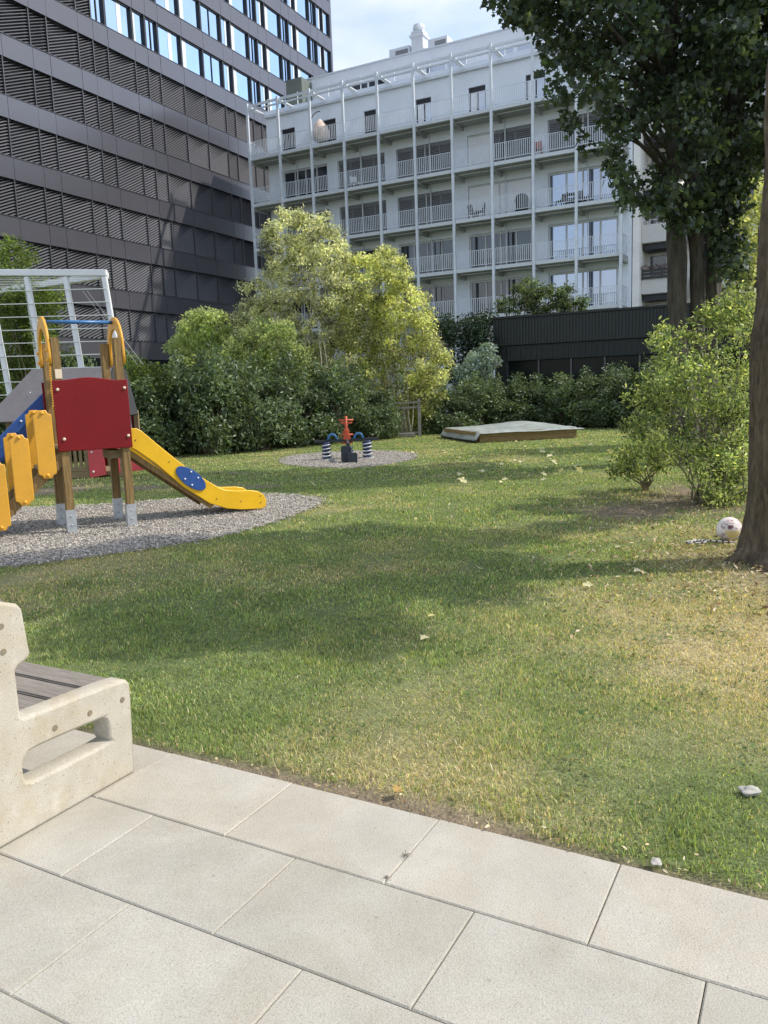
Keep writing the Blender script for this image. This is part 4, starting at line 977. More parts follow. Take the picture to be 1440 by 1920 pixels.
def build_small_things():
    # football
    mb = MB(); c = (0,0,.112); r = .112; seg, rings = 40, 28
    o = empty('ball', (3.17, 7.13, 0), 0)
    bpy.data.objects.remove(o)
    V = []; F = []; C = []
    view = Vector((-3.17, -7.1, 1.3)).normalized(); rr = view.cross(Vector((0,0,1))).normalized(); uu = rr.cross(view)
    for i in range(rings+1):
        th = math.pi*i/rings
        for k in range(seg):
            ph = 2*math.pi*k/seg; d = Vector((math.sin(th)*math.cos(ph), math.sin(th)*math.sin(ph), math.cos(th)))
            V.append((d.x*r, d.y*r, d.z*r+r)); a, u, q = -d.dot(rr), d.dot(uu), d.dot(view)
            col = (.78,.70,.66)
            ring = math.hypot(a-.25, u+.15)
            if .55 < ring < .98 and int((ring-.55)/.07) % 2: col = (.42,.30,.28)
            if u < -.12 and ring < .55: col = (.72,.56,.24)
            if abs(a-.05) < .2 and abs(u-.18) < .13: col = (.16,.05,.06)
            if abs(a-.5) < .1 and abs(u-.05) < .07: col = (.25,.1,.1)
            C.append(col)
    for i in range(rings):
        for k in range(seg): F.append((i*seg+k, (i+1)*seg+k, (i+1)*seg+(k+1) % seg, i*seg+(k+1) % seg))
    mb.v, mb.f, mb.c = V, F, C
    o = mb.build('ball', MAT['ball'], None, True); o.location = (3.13, 7.1, -.012)
    tag(o, 'pale ball with pink and yellow panels lying beside the tree trunk', 'ball')
    mb = MB(); n = 60; pts = []
    rnd = random.Random(3)
    for i in range(n):
        t = i/n
        if t < .5: a = t*2*math.pi*2.6; pts.append((2.78+.085*math.cos(a)+.04*t, 7.0+.06*math.sin(a), .01+.022*t))
        else: s = (t-.5)*2; pts.append((2.72+.40*s, 6.97+.07*math.sin(s*5), .02))
    for i in range(n-1):
        mb.col = (.50,.48,.45) if i % 3 else (.035,.033,.035)
        mb.tube([pts[i], pts[i+1]], .009, 6, False)
    o = mb.build('rope', MAT['rope'], None, True); tag(o, 'black and white braided rope coiled on dry ground left of the ball', 'rope')
    rng = np.random.default_rng(8)
    bm = bmesh.new(); bmesh.ops.create_icosphere(bm, subdivisions=3, radius=1)
    for v in bm.verts: v.co *= 1+.25*(math.sin(v.co.x*3.1+1)*math.cos(v.co.y*4)+.5*math.sin(v.co.z*7))
    me = bpy.data.meshes.new('stone'); bm.to_mesh(me); bm.free()
    for i, (x, y, s, lb) in enumerate(((1.26,2.63,.028,'pale flat stone lying in the grass near the paving at the right'),(.79,2.23,.016,'small grey stone at the corner of a paving joint'),(1.12,2.05,.017,'small brown stone on the bare soil at the paving edge'))):
        o = link('stone', me if i == 0 else me.copy(), MAT['stone'], None, True); o.location = (x, y, .005); o.scale = (s*1.3, s, s*(.55 if i == 0 else .35)); o.rotation_euler = (0,0,i*1.3)
        tag(o, lb, 'stone', 'stones in the grass')
    # one dead leaf on the paving edge and fallen leaves on the lawn
    def leafcopy(x, y, s, col, a, nm='fallen_leaf'):
        T, faces = MAPLE; V = T.copy(); V[:,2] += .25*np.abs(V[:,1])+.08*V[:,0]
        mb = MB(); mb.col = col; mb.add([(p[0]*s,p[1]*s,p[2]*s) for p in V], faces); return mb.mesh(nm)
    base = [leafcopy(0,0,1,c,0) for c in ((.62,.58,.34),(.72,.67,.44),(.50,.47,.22),(.40,.27,.10))]
    k = 0
    spots = []
    while k < 90:
        y = rng.uniform(10.8, 21.5); x = rng.uniform(-.15*y-1, .30*y+.3)
        if rng.random() < .55: x = rng.uniform(1.0, 6.0); y = rng.uniform(12, 20)
        if inside(np.array([x]), np.array([y]), GR2)[0] or inside(np.array([x]), np.array([y]), GR1)[0]: continue
        spots.append((x, y, rng.uniform(.08, .18))); k += 1
    for i in range(10): spots.append((rng.uniform(-1.5, 2.2), rng.uniform(4.2, 9.5), rng.uniform(.05, .08)))
    for i, (x, y, s) in enumerate(spots):
        o = link('fallen_leaf', base[i % 3], MAT['litter']); o.location = (x, y, .02); o.scale = (s, s, s); o.rotation_euler = (rng.normal()*.35, rng.normal()*.35, rng.uniform(0, 6.3))
        tag(o, 'pale yellowed leaf fallen on the green lawn', 'leaf', 'fallen leaves on the lawn')
    o = link('fallen_leaf', base[3], MAT['litter']); o.location = (.0, 2.70, .015); o.scale = (.05,.05,.05); o.rotation_euler = (.3,.2,1)
    tag(o, 'curled brown leaf at the edge of the paving slabs', 'leaf')
    # grass tufts growing in a paving joint
    for i, (x, y, lb) in enumerate(((.03,2.32,'dry grass tuft growing out of the joint between two paving slabs'),(-.03,2.205,'smaller dry tuft at the end of the paving joint nearest the viewer'))):
        mb = MB(); rnd = random.Random(i+5)
        for q in range(11):
            a = rnd.uniform(0,6.28); l = rnd.uniform(.010,.026)*(1 if i == 0 else .6); mb.tube([(0,0,0),(l*.4*math.cos(a),l*.4*math.sin(a),l*.35),(l*math.cos(a),l*math.sin(a),l*.2)], [.0014,.001,.0004], 4)
        o = mb.build('grass_tuft', MAT['twig']); o.location = (x, y, .0); tag(o, lb, 'grass tuft', 'tufts in the paving joints')

# ------------------------------------------------------------------ plants
C_REAR = [(3.68,14.26,6.64,0.31),(4.75,14.11,8.01,0.33),(3.13,14.1,7.2,0.29),(4.33,12.92,6.62,0.4),(4.51,13.85,7.58,0.37),(4.59,12.68,4.32,0.33),(4.26,13.88,7.8,0.38),(5.03,14.28,7.22,0.32),(5.0,12.98,4.84,0.37),(3.12,14.31,7.96,0.38),(5.9,13.15,5.98,0.24),(5.31,14.27,5.45,0.29),(6.26,13.78,6.38,0.24),(5.45,14.25,4.66,0.39),(5.29,14.14,7.21,0.27),(6.13,14.25,7.9,0.27),(3.91,13.98,6.93,0.27),(3.75,13.12,7.65,0.31),(5.35,14.33,6.58,0.35),(5.82,13.69,6.65,0.27),(3.15,13.12,7.44,0.37),(5.16,13.35,7.29,0.31),(4.95,14.05,4.93,0.3),(3.9,12.82,6.29,0.27),(3.29,13.23,6.65,0.34),(5.82,13.79,5.14,0.39),(4.92,12.75,5.78,0.32),(3.07,13.61,7.46,0.37),(6.3,13.19,6.23,0.38),(5.66,13.88,6.67,0.3),(3.56,12.63,5.77,0.32),(6.75,14.1,6.99,0.31),(6.26,14.21,5.84,0.35),(2.7,13.72,7.2,0.3),(6.03,14.32,5.89,0.36),(5.29,12.75,6.6,0.4),(4.21,12.67,5.39,0.27),(4.92,12.92,5.59,0.4),(3.13,12.69,7.04,0.27),(5.52,14.48,5.0,0.24),(3.18,13.18,6.81,0.25),(5.58,13.81,5.57,0.24),(3.85,12.91,5.22,0.3),(2.1,13.03,7.41,0.31),(3.7,14.25,8.14,0.25),(4.24,14.45,7.99,0.34),(2.62,13.53,7.51,0.25),(4.64,12.66,5.36,0.38),(2.66,12.73,7.44,0.4),(2.32,13.15,7.17,0.33),(4.59,13.45,6.04,0.34),(3.92,13.84,5.97,0.28),(2.3,13.02,7.49,0.26),(6.4,13.33,7.67,0.25),(4.67,12.74,7.3,0.25),(5.72,14.21,7.66,0.38),(4.34,13.56,6.0,0.33),(3.81,13.6,5.66,0.24),(6.02,12.92,5.22,0.31),(4.03,13.36,5.55,0.35),(3.04,13.69,6.7,0.31),(5.62,13.15,6.01,0.29),(5.18,13.24,6.94,0.33),(6.61,13.83,7.3,0.24),(3.37,13.12,5.91,0.3),(5.69,12.81,6.8,0.3),(4.84,14.03,7.6,0.33),(3.54,13.71,6.67,0.4),(5.21,13.18,6.29,0.4),(5.6,14.21,5.41,0.28),(5.26,14.38,5.15,0.39),(6.07,13.35,7.37,0.32),(3.2,13.18,7.65,0.37),(6.31,14.18,7.6,0.35),(3.65,13.34,7.48,0.29),(5.51,13.99,6.86,0.33),(6.1,13.42,5.12,0.32),(4.6,13.8,6.39,0.32),(5.62,14.18,5.97,0.32),(3.53,12.95,6.87,0.25),(4.3,13.47,7.1,0.39),(6.52,14.05,7.18,0.32),(4.81,14.33,6.84,0.39),(5.19,14.06,4.38,0.38),(6.6,14.57,7.24,0.3),(3.55,13.07,6.34,0.24),(5.1,13.72,6.59,0.39),(6.38,13.6,5.7,0.24),(2.9,12.8,5.87,0.33),(4.31,13.76,6.9,0.3),(6.62,14.24,7.52,0.37),(4.14,13.9,7.03,0.4),(6.24,13.23,7.35,0.36),(3.77,14.19,7.01,0.29),(6.21,14.02,6.59,0.37),(5.29,12.97,5.12,0.38),(4.81,13.84,7.73,0.37),(6.16,14.43,7.49,0.4),(6.57,14.24,7.95,0.28),(5.71,13.5,6.37,0.4),(6.37,14.54,5.4,0.24),(4.8,12.61,5.2,0.32),(3.24,13.34,7.12,0.24),(3.57,13.54,7.44,0.35),(5.6,12.68,6.38,0.37),(3.66,12.62,6.95,0.35),(5.42,13.05,7.39,0.38),(4.82,13.34,5.94,0.26),(5.16,14.58,6.11,0.39),(5.22,13.86,6.87,0.3),(5.73,13.53,7.32,0.38),(4.17,13.33,5.73,0.28),(4.32,13.96,6.35,0.28),(3.05,13.15,6.32,0.25),(5.58,13.72,6.24,0.29),(6.19,13.43,6.49,0.3),(5.88,13.82,5.55,0.28),(2.47,12.69,7.39,0.28),(4.04,14.51,6.69,0.35),(2.66,13.99,7.54,0.38)]

C_REARTIP = [(2.06,12.8,7.03,0.23),(3.12,13.46,5.68,0.18),(2.13,13.3,7.46,0.19),(3.89,12.99,4.7,0.24),(2.75,13.12,6.32,0.14),(3.83,12.66,4.21,0.16),(4.03,13.39,4.7,0.15),(3.39,13.49,5.34,0.16),(3.61,13.57,5.2,0.17),(3.78,13.51,5.21,0.17),(2.24,13.03,6.98,0.2),(4.3,13.59,4.4,0.16),(2.39,12.78,6.84,0.17),(2.64,13.34,7.0,0.16),(2.29,13.41,7.24,0.21),(3.97,13.08,4.44,0.21),(3.12,13.09,5.43,0.24),(2.61,12.66,6.53,0.19),(3.86,13.26,5.0,0.22),(3.83,13.35,4.84,0.18),(1.91,13.01,7.19,0.15),(3.82,12.78,4.46,0.23),(2.42,13.52,7.31,0.23),(4.18,13.53,4.49,0.19),(3.92,13.5,4.75,0.18),(3.9,12.75,4.61,0.2)]

C_HANG = [(4.37,12.97,4.32,0.25),(5.12,13.16,3.94,0.19),(4.62,13.1,4.19,0.26),(5.3,13.28,4.39,0.27),(4.96,13.31,4.09,0.29),(4.28,12.98,4.17,0.3),(4.84,13.62,4.73,0.29),(4.73,13.16,4.47,0.21),(4.45,13.69,4.74,0.2),(4.68,13.66,4.71,0.21),(5.49,13.62,4.09,0.22),(4.61,13.04,4.31,0.23),(4.93,13.41,4.46,0.23),(4.87,13.34,4.02,0.22),(5.54,13.64,4.27,0.18),(4.72,13.62,4.51,0.18),(5.42,13.65,4.62,0.22),(5.09,13.62,3.99,0.28)]

C_IVY = [(5.65,13.92,4.54,0.23),(5.62,13.79,4.08,0.18),(6.02,13.76,4.76,0.22),(5.9,13.9,3.75,0.27),(5.8,13.88,3.61,0.19),(5.82,13.96,4.37,0.23),(5.82,13.61,3.28,0.24),(5.82,13.86,4.84,0.27),(5.82,13.89,3.4,0.19),(6.17,13.87,3.57,0.26),(6.2,13.94,4.82,0.21),(5.9,13.88,4.72,0.19),(6.15,13.82,4.42,0.21),(5.91,13.67,4.56,0.25),(6.15,13.97,3.79,0.18),(6.2,13.99,4.69,0.23),(6.04,13.62,3.24,0.2),(5.55,13.69,4.58,0.26),(5.63,13.8,4.38,0.26),(5.74,13.88,3.84,0.17),(6.03,13.84,4.22,0.24),(6.03,13.82,3.87,0.18),(5.94,13.91,3.86,0.21),(5.89,13.96,4.22,0.21)]

C_BUSHR = [(4.73,10.37,1.2,0.18),(4.05,10.12,1.57,0.19),(4.57,10.26,1.12,0.23),(3.87,10.38,0.49,0.21),(3.3,9.99,1.0,0.28),(3.96,9.7,2.15,0.23),(3.48,9.73,1.95,0.24),(4.28,9.37,1.05,0.28),(3.7,9.67,0.83,0.19),(3.86,9.27,0.62,0.22),(4.47,10.04,1.53,0.17),(4.14,9.53,1.79,0.21),(4.47,9.7,1.41,0.28),(4.18,9.33,0.25,0.18),(4.03,9.33,0.97,0.23),(3.01,9.52,0.94,0.23),(3.5,9.8,0.94,0.24),(3.99,9.7,1.29,0.24),(4.17,10.06,1.7,0.23),(3.38,9.26,0.71,0.2),(3.58,10.27,1.49,0.27),(3.68,10.19,1.13,0.21),(3.76,9.68,0.94,0.18),(4.6,10.17,-0.0,0.21),(3.45,10.16,1.18,0.29),(4.01,9.55,0.43,0.26),(4.32,10.1,1.55,0.18),(4.3,9.46,0.78,0.25),(3.49,10.06,1.32,0.27),(4.21,9.12,0.88,0.24),(4.65,10.18,2.07,0.2),(4.16,9.87,2.18,0.2),(4.38,9.82,2.14,0.27),(4.43,10.15,0.7,0.19),(4.77,10.39,0.5,0.25),(3.18,9.27,0.99,0.25),(3.93,9.66,1.15,0.28),(3.37,9.2,1.47,0.28),(4.16,9.79,0.28,0.27),(4.08,10.34,0.56,0.22),(4.0,10.38,2.02,0.22),(3.99,9.45,1.16,0.26),(3.93,9.13,1.26,0.25),(3.51,9.12,1.24,0.2),(2.98,9.12,0.91,0.25),(3.74,10.05,1.25,0.21),(4.06,10.32,1.07,0.21),(4.14,10.28,1.95,0.18),(4.49,10.11,0.6,0.2),(3.47,10.12,0.67,0.23),(3.44,9.5,1.7,0.28),(4.44,9.82,2.32,0.19),(4.01,9.29,2.31,0.21),(4.49,9.87,0.43,0.19),(4.14,9.35,1.36,0.26),(3.45,9.81,1.85,0.23),(4.14,9.95,1.03,0.22),(3.56,9.11,1.63,0.24),(3.36,9.3,1.37,0.25),(3.5,9.08,1.51,0.19),(3.76,9.12,1.55,0.23),(4.09,10.17,1.38,0.27),(3.1,9.15,0.63,0.25),(3.29,9.85,1.38,0.22),(4.35,10.2,0.81,0.27),(3.8,9.14,0.79,0.18),(4.06,9.71,2.27,0.22),(4.35,10.04,2.27,0.21),(3.46,9.16,1.36,0.19),(4.36,9.5,1.9,0.19),(4.18,9.55,2.02,0.21),(3.41,9.04,0.78,0.27),(3.88,9.77,1.75,0.17),(3.16,9.65,0.77,0.28),(4.13,9.77,2.02,0.18),(4.51,9.83,1.57,0.28),(3.25,10.23,1.27,0.2),(4.17,9.5,0.13,0.26)]

C_BUSHTIP = [(3.88,9.55,2.24,0.15),(4.34,9.74,2.49,0.15),(3.29,9.9,1.32,0.09),(4.11,9.51,2.29,0.14),(3.48,9.69,1.58,0.15),(4.23,9.77,2.37,0.15),(3.19,9.2,2.01,0.12),(3.25,9.64,1.91,0.1),(3.36,9.53,2.07,0.14),(3.7,9.6,2.14,0.09),(3.85,9.64,2.23,0.13),(3.23,9.41,1.96,0.09),(4.32,9.75,2.35,0.11),(4.44,9.79,2.29,0.11),(2.92,9.49,1.28,0.1),(4.34,9.69,2.23,0.15),(3.35,9.61,1.71,0.1),(3.75,9.96,2.06,0.12),(4.3,9.5,2.36,0.15),(3.95,9.58,2.21,0.11)]

C_BUSHLOW = [(3.57,8.9,0.53,0.18),(4.12,9.01,0.17,0.18),(4.07,9.22,0.04,0.24),(3.93,9.15,0.15,0.2),(4.07,9.36,0.32,0.22),(3.62,8.97,0.39,0.26),(3.82,9.4,0.63,0.17),(4.0,9.53,0.58,0.25),(4.41,9.72,0.19,0.21),(3.75,9.12,0.2,0.16),(3.95,8.96,0.58,0.26),(3.7,9.36,0.61,0.2),(4.17,9.6,0.39,0.19),(3.8,9.03,0.1,0.22),(4.43,9.75,0.53,0.23),(3.99,9.58,0.38,0.16),(4.01,9.34,0.54,0.21),(4.24,9.56,0.66,0.21),(4.23,9.31,0.41,0.23),(4.35,9.6,-0.08,0.22)]

C_BUSHS = [(3.47,10.56,0.58,0.15),(3.66,10.78,0.56,0.13),(3.64,10.33,0.36,0.14),(3.8,10.74,0.51,0.13),(3.25,10.83,0.48,0.16),(3.05,10.4,0.33,0.16),(3.39,10.62,0.29,0.16),(3.97,10.93,0.57,0.15),(3.21,10.35,0.32,0.19),(3.25,10.59,0.53,0.17),(3.82,10.76,0.4,0.17),(3.78,10.91,0.44,0.17),(3.31,10.44,0.5,0.17),(3.75,10.91,0.29,0.16),(3.85,10.97,0.62,0.15),(3.27,10.62,0.39,0.13)]

C_BAMB = [(-1.95,26.51,1.58,0.29),(-3.23,24.81,1.76,0.4),(-0.99,25.47,4.19,0.3),(-3.42,25.91,4.46,0.35),(-1.9,25.27,1.0,0.28),(-1.64,24.88,6.62,0.34),(-2.66,26.18,1.47,0.34),(-2.18,24.83,5.45,0.29),(-1.38,25.61,5.83,0.25),(-2.44,26.21,1.92,0.39),(-4.19,25.92,3.9,0.41),(-2.89,24.93,3.42,0.32),(-3.1,26.6,6.37,0.32),(-1.94,26.29,3.24,0.28),(-2.51,25.69,5.65,0.27),(-1.57,26.72,5.4,0.37),(-4.28,26.88,2.01,0.41),(-1.87,25.22,6.11,0.42),(-2.08,26.74,6.17,0.37),(-1.98,25.7,4.81,0.3),(-4.55,25.83,1.8,0.35),(-3.1,24.86,2.5,0.32),(-2.76,26.72,4.03,0.31),(-1.97,25.58,2.91,0.35),(-1.23,25.13,1.47,0.42),(-4.79,26.58,2.62,0.28),(-2.7,24.83,2.1,0.37),(-1.06,26.4,4.0,0.29),(-3.55,25.19,4.88,0.31),(-0.35,25.55,3.53,0.3),(-2.43,26.43,1.6,0.36),(-2.78,25.71,1.72,0.42),(-2.35,25.35,1.25,0.4),(-1.64,26.19,2.72,0.43),(-2.98,25.25,4.65,0.26),(-3.89,26.65,1.53,0.27),(-1.89,26.11,4.22,0.37),(-3.37,25.82,1.22,0.37),(-1.59,24.94,5.82,0.33),(-1.27,26.41,2.08,0.27),(-0.59,26.73,2.15,0.35),(-3.62,24.89,3.63,0.36),(-3.75,24.85,2.97,0.31),(-0.4,26.59,3.84,0.37),(-1.15,26.68,1.13,0.26),(-2.91,25.05,5.1,0.36),(-0.99,26.7,5.29,0.4),(-4.24,26.74,2.51,0.29),(-1.76,26.25,6.59,0.37),(-0.96,25.52,2.12,0.38),(-0.78,25.16,1.56,0.26),(-1.59,26.04,5.83,0.42),(-2.79,25.8,5.6,0.37),(-3.96,25.09,4.77,0.37),(-0.82,25.62,4.75,0.35),(-2.98,24.98,4.27,0.39),(-1.86,24.97,5.16,0.39),(-3.36,26.16,2.04,0.29),(-2.87,25.01,2.74,0.38),(-1.47,24.94,4.72,0.35),(-1.08,25.39,5.84,0.35),(-1.06,26.39,3.17,0.43),(-0.47,26.51,1.88,0.32),(-1.28,26.39,2.45,0.33),(-2.75,24.87,4.47,0.4),(-2.18,25.64,2.68,0.4),(-0.42,25.1,4.61,0.39),(-1.54,26.83,2.04,0.27),(-4.22,25.06,1.1,0.28),(-2.04,26.45,4.46,0.29),(-2.28,25.49,6.84,0.31),(-1.3,24.92,4.22,0.43),(-0.7,25.34,1.41,0.32),(-0.71,25.2,4.05,0.37),(-3.34,25.42,3.91,0.34),(-1.76,25.67,3.82,0.39),(-0.3,25.31,1.24,0.43),(-3.65,25.89,4.09,0.42),(-0.73,26.62,2.42,0.39),(-1.14,26.82,6.25,0.36),(-3.17,25.14,1.37,0.34),(-2.06,25.42,2.16,0.4),(-1.53,26.89,3.22,0.33),(-2.87,26.64,2.94,0.31),(-2.12,24.94,2.36,0.38),(-2.5,26.38,4.71,0.35),(-2.16,26.85,3.8,0.26),(-2.61,26.01,3.28,0.27),(-1.8,25.23,5.65,0.41),(-3.76,26.45,4.48,0.38),(-0.98,26.21,2.94,0.33),(-1.21,25.83,4.77,0.39),(-2.34,26.62,5.18,0.32),(-2.55,24.88,2.71,0.32),(-0.75,26.03,3.54,0.37),(-1.56,25.73,3.52,0.29),(-3.18,25.75,5.36,0.43),(-0.43,25.63,1.57,0.3),(-0.65,25.89,5.17,0.29),(-2.85,25.24,3.76,0.31),(-1.44,24.92,2.33,0.38),(-0.87,24.94,4.26,0.37),(-3.5,25.63,3.22,0.37),(-3.43,25.95,4.27,0.37),(-3.78,25.44,1.23,0.31),(-2.83,26.36,2.42,0.29),(-1.18,26.83,4.21,0.37),(-1.92,26.45,2.41,0.31),(-2.27,25.77,6.24,0.37),(-2.38,25.39,6.05,0.39),(-3.77,25.69,3.39,0.33),(-1.09,26.9,5.96,0.41),(-4.73,26.81,2.11,0.43),(-0.34,25.54,3.31,0.34),(-4.67,26.33,2.79,0.33),(-2.84,25.09,6.51,0.29),(-0.62,26.68,2.94,0.32),(-1.37,26.59,6.44,0.27),(-2.15,24.99,1.89,0.3),(-1.17,25.49,3.34,0.37),(-2.62,25.44,1.82,0.39),(-1.79,25.63,2.55,0.38),(-4.74,26.37,1.25,0.29),(-1.25,25.83,5.39,0.41),(-2.47,25.47,5.32,0.27),(-2.46,26.43,5.92,0.42),(-3.39,25.91,3.67,0.27),(-4.16,25.84,1.73,0.4),(-4.46,26.7,3.63,0.41),(-2.91,24.96,2.45,0.3),(-2.67,25.5,1.15,0.26),(-2.62,24.98,6.04,0.35),(-1.64,26.06,5.16,0.39),(-1.47,25.04,3.61,0.4),(-3.82,25.95,4.22,0.39),(-2.48,25.58,6.22,0.43),(-2.6,25.92,3.09,0.28),(-3.94,25.58,4.32,0.36),(-3.48,26.46,4.78,0.33),(-3.31,25.76,6.29,0.36),(-4.25,26.33,1.17,0.28),(-4.29,25.81,3.72,0.35),(-1.39,26.99,3.0,0.28),(-0.94,26.52,4.66,0.41),(-2.8,26.88,1.31,0.32),(-2.43,25.65,4.38,0.33),(-1.24,26.28,3.67,0.4),(-3.1,25.21,3.22,0.27),(-1.9,25.57,5.53,0.36),(-2.32,26.35,3.49,0.31),(-4.29,24.97,3.76,0.29),(-4.59,25.76,1.48,0.29),(-3.78,26.77,1.22,0.37),(-3.98,25.54,1.61,0.31),(-4.38,26.29,2.32,0.35),(-0.4,26.21,2.03,0.35),(-0.88,25.34,1.03,0.41),(-2.72,25.91,5.26,0.25),(-1.44,26.71,4.11,0.41),(-0.37,25.01,3.9,0.26),(-4.35,25.91,4.09,0.33),(-2.02,25.74,6.74,0.37),(-2.83,25.45,4.03,0.37),(-3.33,25.43,2.21,0.38),(-0.97,25.63,3.75,0.32),(-1.79,26.96,1.14,0.41),(-3.05,25.08,6.24,0.4),(-1.94,25.74,4.53,0.29),(-2.88,26.79,4.42,0.3),(-1.36,26.77,5.34,0.32),(-1.41,25.1,6.37,0.43),(-4.22,26.1,4.34,0.31),(-4.03,26.18,3.91,0.33),(-0.69,25.92,4.7,0.27),(-2.72,26.51,4.69,0.28),(-3.41,25.5,1.49,0.38),(-3.01,26.89,1.36,0.26),(-3.34,26.61,3.54,0.42),(-3.0,24.81,3.59,0.32),(-0.71,25.45,3.05,0.39),(-3.86,25.45,4.01,0.35),(-1.3,24.93,1.8,0.36),(-3.36,26.1,5.22,0.37),(-2.41,26.24,2.47,0.3),(-2.07,25.54,1.24,0.33),(-1.79,24.99,3.92,0.39),(-4.62,26.73,1.23,0.31),(-2.9,26.81,3.29,0.4),(-2.45,24.99,1.02,0.34),(-4.22,25.44,2.81,0.41),(-3.07,26.48,1.19,0.26),(-1.62,26.93,1.43,0.38),(-0.8,25.59,1.88,0.27),(-3.05,26.03,0.98,0.35),(-0.63,26.28,3.44,0.38),(-2.21,25.91,6.82,0.38),(-1.61,24.9,3.26,0.29),(-2.81,26.38,3.85,0.42),(-1.2,24.97,4.85,0.38),(-2.69,25.89,4.92,0.3),(-0.51,26.02,4.9,0.33),(-1.71,26.2,2.22,0.41),(-3.13,25.38,2.79,0.34),(-4.3,26.07,3.15,0.36),(-1.99,26.75,1.42,0.26),(-1.08,26.33,5.57,0.32),(-3.15,25.97,4.19,0.38),(-1.76,25.64,2.94,0.37),(-2.44,24.84,3.61,0.34),(-3.43,24.96,4.71,0.37),(-4.03,25.08,3.34,0.41),(-3.13,26.37,5.56,0.43),(-2.97,25.11,2.27,0.36),(-0.94,25.09,2.46,0.3),(-1.06,26.15,0.93,0.41),(-3.07,26.84,3.41,0.31),(-2.7,26.33,7.09,0.33),(-0.95,26.25,5.72,0.37),(-2.38,25.69,5.95,0.39),(-0.82,26.28,5.33,0.35),(-2.39,25.77,2.22,0.32),(-2.19,25.48,5.87,0.31),(-2.48,25.03,5.79,0.27),(-1.58,24.83,4.18,0.38),(-3.53,25.87,2.37,0.35),(-0.36,26.68,2.51,0.38),(-1.36,26.3,0.93,0.26),(-3.01,26.19,5.04,0.41),(-2.83,24.81,5.8,0.28),(-0.84,26.98,3.33,0.26)]

C_BAMT = [(-3.26,25.13,5.95,0.29),(-2.78,25.54,6.78,0.27),(-2.29,25.99,6.79,0.25),(-2.46,25.94,6.7,0.23),(-1.37,25.82,6.5,0.23),(-1.37,25.95,6.4,0.23),(-3.35,25.77,6.38,0.17),(-3.08,25.02,6.39,0.24),(-2.27,25.37,6.94,0.28),(-2.75,26.29,6.82,0.22),(-2.36,26.07,6.96,0.28),(-1.43,25.62,6.88,0.25),(-1.66,26.29,6.62,0.25),(-1.63,25.26,6.3,0.17),(-2.77,25.07,6.87,0.27),(-1.86,25.88,6.5,0.22),(-3.2,25.0,6.34,0.28),(-2.1,25.34,6.82,0.19),(-2.06,25.4,6.47,0.26),(-0.96,26.2,6.09,0.21),(-3.24,25.63,6.56,0.28),(-1.82,26.24,6.89,0.17),(-3.23,25.27,5.64,0.22),(-2.78,25.37,7.05,0.19),(-3.11,25.65,6.68,0.27),(-1.11,25.85,6.42,0.28)]

